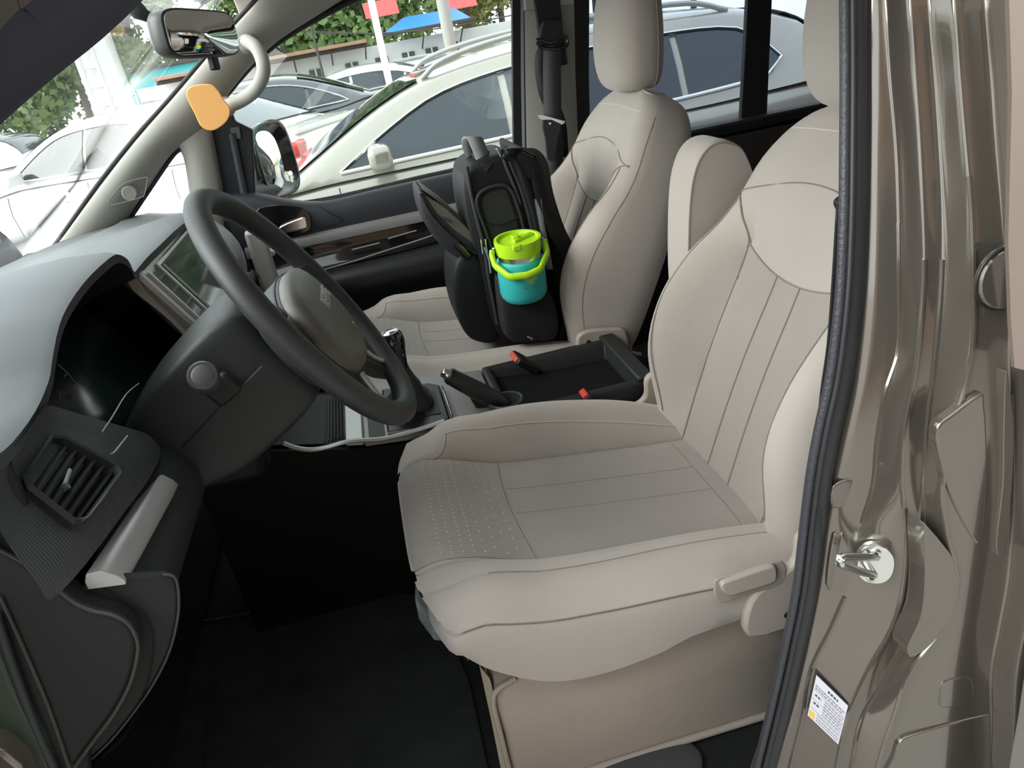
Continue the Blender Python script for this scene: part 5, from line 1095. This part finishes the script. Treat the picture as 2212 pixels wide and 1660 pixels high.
KIND = {
 'sedan': dict(W=1.80, L=4.70, belt=[(0, .62), (.08, .70), (.5, .80), (1.2, .90), (1.6, .95), (3.6, .99), (4.1, 1.06), (4.55, 1.05), (4.66, .98), (4.70, .72)],
   roof=[(1.05, .90), (1.3, 1.05), (1.75, 1.28), (2.05, 1.385), (2.5, 1.44), (2.95, 1.435), (3.3, 1.37), (3.7, 1.22), (4.12, 1.05)],
   dlo=[(1.45, .985), (1.80, 1.20), (2.08, 1.315), (2.5, 1.36), (2.95, 1.345), (3.30, 1.27), (3.72, 1.09), (3.80, 1.035), (3.4, 1.02), (2.4, 1.00)], split=(2.42, 3.30), ws=(1.18, 1.98), rg=(3.22, 4.02)),
 'suv': dict(W=1.86, L=4.65, belt=[(0, .66), (.08, .78), (.5, .89), (1.2, .96), (1.6, .97), (3.6, .99), (4.1, 1.01), (4.45, 1.02), (4.60, .98), (4.65, .75)],
   roof=[(1.00, .94), (1.25, 1.07), (1.65, 1.27), (2.0, 1.39), (2.5, 1.455), (3.1, 1.475), (3.7, 1.455), (4.1, 1.39), (4.34, 1.27), (4.52, 1.03)],
   dlo=[(1.38, 0.985), (1.68, 1.15), (2.02, 1.29), (2.5, 1.36), (3.1, 1.38), (3.6, 1.37), (3.84, 1.335), (3.97, 1.265), (4.05, 1.18), (4.065, 1.145), (4.045, 1.095), (3.97, 1.06), (3.9, 1.05), (3.4, 1.025), (2.4, 1.005)], split=(2.40, 3.45), ws=(1.12, 1.92), rg=(4.08, 4.46))}
def car(kind, loc, rot, paint, label, hero=False, grp=None, rails=False):
    K = KIND[kind]; W = K['W']; hwid = W/2; L = K['L']
    R = Matrix.Translation(Vector(loc)) @ Matrix.Rotation(math.radians(rot), 4, 'Z')
    T = lambda x, y, z: R @ Vector((x, y, z))
    t = thing('parked_car', loc, label, 'car', grp)
    wt = [(0, .72), (.06, .82), (.25, .92), (.7, .98), (1.3, 1.0), (3.6, 1.0), (L - .5, .97), (L - .15, .90), (L - .04, .84), (L, .78)]
    xs = [0, .03, .08, .16, .3, .5, .75, 1.0, 1.3, 1.6, 2.0, 2.4, 2.8, 3.2, 3.6, 3.9, 4.15, 4.35, L - .2, L - .1, L - .04, L]
    rows = []
    for x in xs:
        zt = itp(x, K['belt']); w_ = hwid*itp(x, wt)
        half = [(0, zt + .02), (w_*.45, zt + .018), (w_*.78, zt + .004), (w_*.91, zt - .02), (w_*.965, zt - .06), (w_*.985, zt - .14), (w_*1.0, zt - .24 if zt > .8 else zt - .16), (w_*.985, .46), (w_*.97, .34), (w_*.93, .22), (w_*.8, .18)]
        rows.append([T(x, -a, b) for a, b in half[::-1]] + [T(x, a, b) for a, b in half[1:]])
    grid('body', rows, paint, t, caps=(True, True), ang=50)
    def hw(z): return hwid*.955 - max(0, z - .98)*.44
    r0, r1 = K['roof'][0][0], K['roof'][-1][0]
    rows = []
    n = 26
    for i in range(n + 1):
        x = r0 + (r1 - r0)*i/n; zr = itp(x, K['roof']); bz = min(itp(x, K['belt']) - .03, zr - .015)
        a = hw(zr); b0 = hw(bz); cr = itp(x, [(r0, .004), (K['ws'][1], .012), (K['ws'][1] + .4, .030), (r1, .030)])
        half = [(0, zr + cr), (a*.5, zr + cr*.75), (a*.82, zr + .004), (a*.93, zr - .018), (a*.985, zr - .04 if zr - .05 > bz else (zr + bz)/2), ((a + b0)/2 + .012, (zr + bz)/2 - .012), (b0 + .006, bz)]
        rows.append([T(x, -p, q) for p, q in half[::-1]] + [T(x, p, q) for p, q in half[1:]])
    grid('cabin', rows, paint, t, caps=(True, True), ang=60)
    # front and rear glass
    for nm, (x0, x1) in (('windscreen', K['ws']), ('rear_window', K['rg'])):
        g = []
        for i in range(7):
            x = x0 + (x1 - x0)*i/6; zr = itp(x, K['roof']); a = hw(zr); cr = itp(x, [(r0, .004), (K['ws'][1], .012), (K['ws'][1] + .4, .030), (r1, .030)])
            g.append([T(x, a*.86*s, zr + cr*(1 - .4*abs(s)) - (cr*.5 if abs(s) > .9 else 0) + .008) for s in (-1, -.85, -.5, 0, .5, .85, 1)])
        gp_ = grid(nm, g, CARGL, t)
        if hero and nm == 'rear_window':
            e = [r[0] for r in g] + g[-1][1:-1] + [r[-1] for r in g[::-1]]
            tube('window_seal', e, .006, BLACK, t, n=5)
    # side windows
    for s in (-1, 1):
        d = K['dlo']; ol = [p for p in d]
        def q(x, z, off=.012):
            zr = itp(x, K['roof']); a = hw(zr); bz = min(itp(x, K['belt']) - .03, zr - .015); b0 = hw(bz)
            mz, my = (zr + bz)/2 - .012, (a + b0)/2 + .012; ez, ey = zr - .04, a*.985
            y = b0 + .006 + (my - b0 - .006)*(z - bz)/max(.01, mz - bz) if z < mz else my + (ey - my)*(z - mz)/max(.01, ez - mz)
            return T(x, s*(y + off), z)
        cuts = [-1] + list(K['split']) + [9]
        top = [p for p in d if True]
        # upper and lower edges as functions of x
        imax = max(range(len(d)), key=lambda i: d[i][0]); up = d[:imax + 1]; lo = [d[0]] + d[imax:][::-1] if d[imax:][::-1][0] != d[0] else d[imax:][::-1]
        lo = [d[0]] + [p for p in d[imax:][::-1]]; lo = sorted(set(lo))
        for k in range(3):
            xa, xb = max(cuts[k] + .022, d[0][0]), min(cuts[k + 1] - .022, d[imax][0])
            if xb - xa < .05: continue
            rr_ = []
            for i in range(9):
                x = xa + (xb - xa)*i/8; zu, zl = itp(x, up), itp(x, lo)
                rr_.append([q(x, zl + (zu - zl)*j/4) for j in range(5)])
            grid('side_window', rr_, CARGL, t)
        if hero or s < 0:
            edge = [q(x, z, .014) for x, z in [(d[0][0] + (d[imax][0] - d[0][0])*i/24, itp(d[0][0] + (d[imax][0] - d[0][0])*i/24, up)) for i in range(25)]]
            edge2 = [q(x, z, .014) for x, z in [(d[0][0] + (d[imax][0] - d[0][0])*i/24, itp(d[0][0] + (d[imax][0] - d[0][0])*i/24, lo)) for i in range(25)]]
            tube('window_trim', edge + edge2[::-1][1:], .011 if hero else .009, CHROME, t, n=6, closed=True)
            box('side_mirror', T(1.62, s*(hwid + .07), 1.03 if kind == 'sedan' else 1.045), (.13, .20, .13), paint, t, bev=.04, seg=3, ax=[R.to_3x3() @ Vector(v) for v in ((1, 0, 0), (0, 1, 0), (0, 0, 1))])
            if hero:
                zr_ = lambda x: itp(x, K['belt'])
                for xd in (1.35, 2.42, 3.42):
                    tube('door_seam', [T(xd, s*(hwid*itp(xd, wt)*.967 + .001), zr_(xd) - .06), T(xd, s*(hwid*.987 + .001), zr_(xd) - .14), T(xd, s*(hwid + .001), zr_(xd) - .24), T(xd + .02, s*(hwid*.986 + .001), .46)], .003, BLACK, t, n=5)
                for xd in (2.22, 3.22):
                    tube('door_handle', [T(xd - .1, s*(hwid + .012), zr_(xd) - .20), T(xd + .1, s*(hwid + .012), zr_(xd) - .195)], .013, CHROME, t, n=8)
        if rails:
            rp = [T(x, s*(hw(itp(x, K['roof'])) * .86), itp(x, K['roof']) + z) for x, z in ((1.95, .0), (2.1, .05), (2.5, .062), (3.1, .062), (3.6, .055), (3.85, .0))]
            tube('roof_rail', smooth(rp, 4), .016, SILV, t, n=8)
        for xw in (.85, L - .92):
            c_ = T(xw, s*(hwid - .10), .33); ax_w = R.to_3x3() @ Vector((0, s, 0))
            wv = lathe('wheel', [(.0, -.1), (.31, -.1), (.335, -.07), (.335, .07), (.31, .105), (.22, .105)], c_, ax_w, TYRE, t, n=24)
            lathe('hub', [(.22, .09), (.20, .075), (.06, .095), (.0, .10)], c_, ax_w, ALLOY, wv, n=20)
        # lamps
        lz = itp(L - .2, K['belt'])
        box('tail_lamp', T(L - .10, s*(hwid*.80), lz - .13), (.18, .34, .15), TAILR, t, bev=.03, ax=[R.to_3x3() @ Vector(v) for v in ((1, -s*.28, 0), (s*.28, 1, 0), (0, 0, 1))])
        box('head_lamp', T(.13, s*(hwid*.74), .66 if kind == 'sedan' else .74), (.22, .34, .12), LAMPC, t, bev=.03, ax=[R.to_3x3() @ Vector(v) for v in ((1, s*.35, 0), (-s*.35, 1, 0), (0, 0, 1))])
    axs = [R.to_3x3() @ Vector(v) for v in ((1, 0, 0), (0, 1, 0), (0, 0, 1))]
    box('number_plate', T(L + .002, 0, .78 if kind == 'suv' else .74), (.02, .44, .13), PLATE, t, bev=.002, ax=axs)
    if kind == 'sedan': box('boot_lip', T(L - .10, 0, itp(L - .1, K['belt']) + .015), (.10, 1.30, .05), paint, t, bev=.015, ax=axs)
    return t
def pnt(n, c, me=.0): return mat(n, c, .25, metal=me, coat=1.0)
WHITE = pnt('white_paint', (.78, .78, .76)); SILVER = pnt('silver_paint', (.50, .50, .50), .5); CHAMP = pnt('champagne_car_paint', (.36, .335, .295), .45); DARK = pnt('dark_grey_paint', (.085, .088, .10), .3); REDP = pnt('red_paint', (.55, .04, .04)); CREAM = pnt('cream_paint', (.72, .66, .45))
car('suv', (-1.46, 4.53, 0), -2.5, CHAMP, 'champagne car with chrome window trim and roof rails parked alongside the van', hero=True, rails=True)
rc_ = P(640, 330, z=0.90)
RR = math.radians(-30); wo = rc_ - Vector((math.cos(RR)*4.62 - math.sin(RR)*(-0.72), math.sin(RR)*4.62 + math.cos(RR)*(-0.72), 0)); wo.z = 0
car('sedan', wo, -30, WHITE, 'white saloon with red tail lamps parked ahead of the champagne car', hero=True)
car('sedan', (-3.75, 10.6, 0), 0, DARK, 'dark grey saloon with chrome window outline parked behind the white saloon', hero=True)
car('sedan', (-2.25, 13.3, gz(13.3)), 0, WHITE, 'white saloon parked just beyond the dark grey saloon')
car('sedan', (-0.3, 16.0, gz(16.0)), 0, SILVER, 'silver saloon parked between the white saloon and the pale estate car')
car('suv', (-1.2, 19.0, gz(19.0) + .1), 0, SILVER, 'pale silver estate car with roof rails parked nearest the white hut', rails=True)
car('sedan', (3.2, 24.2, gz(24.2) + .35), 0, REDP, 'red car showing its roof over the parked row')
car('suv', (3.9, 21.0, gz(21.0) + .45), 0, WHITE, 'white four-wheel drive at the far end of the parked row')
car('sedan', (-5.3, 16.0, gz(16.0)), 0, WHITE, 'white saloon in the back row whose roof shows over the dark grey saloon')
car('sedan', (-10.4, 16.2, gz(16.2)), 0, CREAM, 'cream coloured car in the back row below the hut eaves')
car('suv', (-9.4, 13.2, gz(13.2)), 0, WHITE, 'white off-roader parked beyond the windscreen')
car('sedan', (-15.5, 19.5, gz(19.5)), 0, WHITE, 'white saloon in the distance under the trees beyond the windscreen')
car('sedan', (-8.6, 21.0, gz(21.0)), 0, SILVER, 'silver saloon in the distance near the tower foot')
car('sedan', (-9.6, 10.3, 0), -8, WHITE, 'white saloon with dark side windows seen low through the windscreen')
# white hut with blue roof and a long rusty eave
hut = thing('hut', (0.5, 27, -0.9), 'long white low hut with a rusty eave and blue roof behind the parked cars', 'building')
HW = mat('white_render', (.62, .64, .64), .9, var=(3, .08)); RUST = mat('rusty_sheet', (.34, .20, .13), .8, var=(4, .3)); BLUE = mat('blue_sheet', (.03, .20, .62), .4); WIN = mat('hut_window', (.07, .08, .08), .3); HDK = mat('hut_dark_steel', (.06, .055, .05), .7)
box('wall', (0.2, 27.5, .3), (13.0, 1.0, 2.6), HW, hut, bev=0)
box('eave', (-2.2, 26.6, 1.78), (6.6, 1.4, .10), RUST, hut, bev=.01)
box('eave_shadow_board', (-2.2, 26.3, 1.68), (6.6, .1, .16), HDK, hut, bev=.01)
prism('blue_roof', [Vector(p) for p in ((1.75, 26.4, 1.90), (4.6, 26.4, 1.90), (4.3, 27.5, 2.28), (2.6, 27.5, 2.28))], (0, 1.2, 0.0), BLUE, hut, bev=.01)
box('roof_edge', (3.2, 26.35, 1.84), (3.1, .1, .10), HDK, hut, bev=.01)
for x in (-4.2, -3.1, -2.0, -0.7, .5, 1.5, 2.4, 3.2, 3.9):
    wn = box('window', (x, 26.98, .95 if x % 1 < .6 else 1.0), (.42, .06, .55), WIN, hut, bev=0)
    box('window_bar', (x, 26.94, .95), (.05, .04, .58), HW, wn, bev=0)
for x in (-4.8, -3.6, -2.5, -1.3, -.1, 1.0, 2.9, 4.2):
    tube('bracket', [(x, 26.9, 1.25), (x + .05, 26.2, 1.66), (x, 26.9, 1.66)], .025, HDK, hut, n=5)
# poles
def pole(x, y, r0, r1, h, m, label, z0=-1.0):
    o_ = lathe('lamp_pole', [(r0*1.6, 0), (r0*1.6, .25), (r0, .3), (r1, h), (0, h + .02)], (x, y, z0), (0, 0, 1), m, n=16); tag(o_, label, 'pole'); return o_
q_ = P(828, 120, y=11.95); pole(q_.x, 11.95, .055, .05, 8, WHITE, 'slim white pole standing among the parked cars', 0)
q_ = P(968, 70, y=25.5); pole(q_.x, 25.5, .20, .17, 10, mat('concrete_pole', (.38, .37, .35), .9), 'grey concrete utility pole beside the blue hut roof')
q_ = P(690, 130, y=24.5); pole(q_.x, 24.5, .04, .035, 3.6, HDK, 'thin dark post in front of the hut wall')
# overhead cable
ca, cb2 = P(560, 60, y=26), P(1120, 30, y=26)
cbl = tube('overhead_cable', [ca.lerp(cb2, i/20) + Vector((0, 0, -.35*math.sin(math.pi*i/20))) for i in range(21)], .022, HDK, n=5); tag(cbl, 'black overhead cable sagging above the hut', 'cable')
# white tower with a ladder beyond the windscreen, turquoise shed
qt = P(225, 150, y=30)
tw = thing('tower', (qt.x, 30, -1.1), 'white tapering tower with a ladder beyond the windscreen', 'tower')
lathe('shaft', [(.75, 0), (.62, 3), (.52, 7), (.4, 12)], (qt.x, 30, -1.1), (0, 0, 1), WHITE, tw, n=24)
lx = P(175, 150, y=29.3).x
for dx in (0, .55): tube('ladder_rail', [(lx + dx, 29.3, -1), (lx + dx, 29.3, 8)], .11 if dx == 0 else .05, WHITE, tw, n=8)
for k in range(14): tube('ladder_rung', [(lx, 29.3, -.5 + .6*k), (lx + .55, 29.3, -.5 + .6*k)], .04, WHITE, tw, n=6)
qs = P(375, 160, y=33)
shd = thing('turquoise_shed', (qs.x, 33, -1.3), 'turquoise shed beside the tower', 'building')
box('wall', (qs.x + .5, 33.5, .5), (3.8, 2.6, 3.4), mat('turquoise_sheet', (.10, .50, .52), .6), shd, bev=.02)
box('roof', (qs.x + .5, 33.5, 2.25), (4.2, 3.0, .14), HDK, shd, bev=.02)
# red awnings over the hut roofline
for px, py, y, w_, lab in ((824, 20, 29.2, 1.2, 'red awning above the hut near the white pole'), (1000, 2, 29.2, 1.0, 'red awning above the hut near the concrete pole')):
    q_ = P(px, py, y=y); aw = prism('awning', [q_ + Vector((-w_/2, 0, -.22)), q_ + Vector((w_/2, 0, -.22)), q_ + Vector((w_/2, .4, .30)), q_ + Vector((-w_/2, .4, .30))], (0, .08, 0), mat('red_awning', (.75, .10, .10), .6), bev=.01); tag(aw, lab, 'awning')
# trees
def leaf_mat(n, c): return mat(n, c, .7, var=(2.5, .35))
LG = [leaf_mat('leaf_green', (.13, .20, .06)), leaf_mat('leaf_yellow', (.30, .28, .09)), leaf_mat('leaf_dark', (.08, .13, .06))]
BARK = mat('bark', (.10, .085, .07), .95, bump=(20, .6, .02))
def tree(x, y, h, r, km, label, seed):
    rnd = random.Random(seed); t = thing('tree', (x, y, -1.2), label, 'tree', 'trees behind the hut')
    tube('trunk', [(x, y, -1.3), (x + .1, y, h*.35), (x - .05, y + .1, h*.7)], [.22, .17, .08], BARK, t, n=8)
    V_, F_ = [], []
    cl = [(Vector((x, y, h*.62)) + Vector((rnd.uniform(-1, 1)*r*.75, rnd.uniform(-1, 1)*r*.6, rnd.uniform(-.55, .5)*h*.7)), rnd.uniform(.45, .8)*r*.62) for _ in range(20)]
    for c_, cr in cl:
        for _ in range(330):
            d = Vector((rnd.gauss(0, 1), rnd.gauss(0, 1), rnd.gauss(0, 1))).normalized(); p = c_ + d*cr*rnd.uniform(.55, 1.08)
            a = Vector((rnd.gauss(0, 1), rnd.gauss(0, 1), rnd.gauss(0, 1))).normalized(); b = a.cross(d).normalized(); s = rnd.uniform(.11, .25); o_ = len(V_)
            V_ += [p - a*s, p - b*s*.6, p + a*s, p + b*s*.6]; F_.append((o_, o_ + 1, o_ + 2, o_ + 3))
    me = bpy.data.meshes.new('crown'); me.from_pydata(V_, [], F_); me.materials.append(LG[km])
    link(bpy.data.objects.new('crown', me), t)
for i, (px, y, h, r, km, lab) in enumerate(((600, 34, 7.5, 3.2, 0, 'green tree rising behind the rusty eave'), (720, 36, 8.5, 3.4, 2, 'dark green tree behind the hut left of the white pole'), (905, 33, 7.5, 3.0, 1, 'yellowing tree behind the blue hut roof'), (820, 38, 8.5, 3.0, 0, 'green tree behind the white pole'), (1010, 35, 7.5, 2.8, 1, 'yellowish tree beside the concrete pole'), (1085, 36, 8.0, 3.4, 2, 'dark tree behind the far white four-wheel drive'), (1290, 34, 7.5, 3.4, 2, 'dark tree seen past the passenger headrest'),
        (270, 36, 9, 2.9, 0, 'bright green tree right of the white tower'), (120, 40, 6.5, 3.4, 2, 'dark tree at the edge of the windscreen view'), (40, 34, 6.0, 3.0, 0, 'low green tree left of the white tower'), (500, 36, 9, 3.0, 0, 'green tree showing above the interior mirror'), (1500, 36, 7.5, 3.6, 2, 'dark tree beyond the rear side window'))):
    y = (33, 41, 49)[i % 3]; k_ = y/35; q_ = P(px, 60, y=y); tree(q_.x, y, h*k_, r*0.88*k_, km, lab, 40 + i)
# building and a wall behind the photographer, seen only as reflections in paint and mirrors
bh = thing('shop_front', (10, -5.2, 0), 'brown brick shop front across the forecourt behind the van', 'building')
box('wall', (10.5, -5.5, 2.6), (25, 1, 5.2), mat('warm_brick', (.42, .27, .18), .85, var=(1.5, .2)), bh, bev=0)
box('fascia', (10.5, -4.9, 3.6), (25, .3, .9), mat('fascia', (.62, .52, .34), .6), bh, bev=.02)
box('added_canopy', (10.5, -3.8, 4.3), (25, 2.2, .25), mat('added_canopy_sheet', (.45, .44, .42), .7), bh, bev=.02)  # overhang and its posts added out of view to cut near-side sky light
for k in range(5): tube('added_canopy_post', [(2.5 + 5*k, -2.9, 0), (2.5 + 5*k, -2.9, 4.2)], .07, HDK, bh, n=8)
for k in range(6): box('shop_window', (0.5 + 4.2*k, -4.96, 1.4), (3.0, .12, 2.0), CARGL, bh, bev=0)
b3 = thing('rear_building', (16, 7, 0), 'tan and teal two-storey building behind the van', 'building')
box('wall', (18, 7, 2.5), (2, 16, 5), mat('tan_wall', (.55, .40, .25), .85, var=(1.2, .2)), b3, bev=0)
for k in range(5): box('window', (16.95, 1.5 + 2.8*k, 2.2), (.1, 1.4, 1.6), CARGL, b3, bev=0)
box('teal_panel', (16.9, 11.5, 2.4), (.2, 3, 4), mat('teal_panel', (.15, .42, .42), .5), b3, bev=.02)
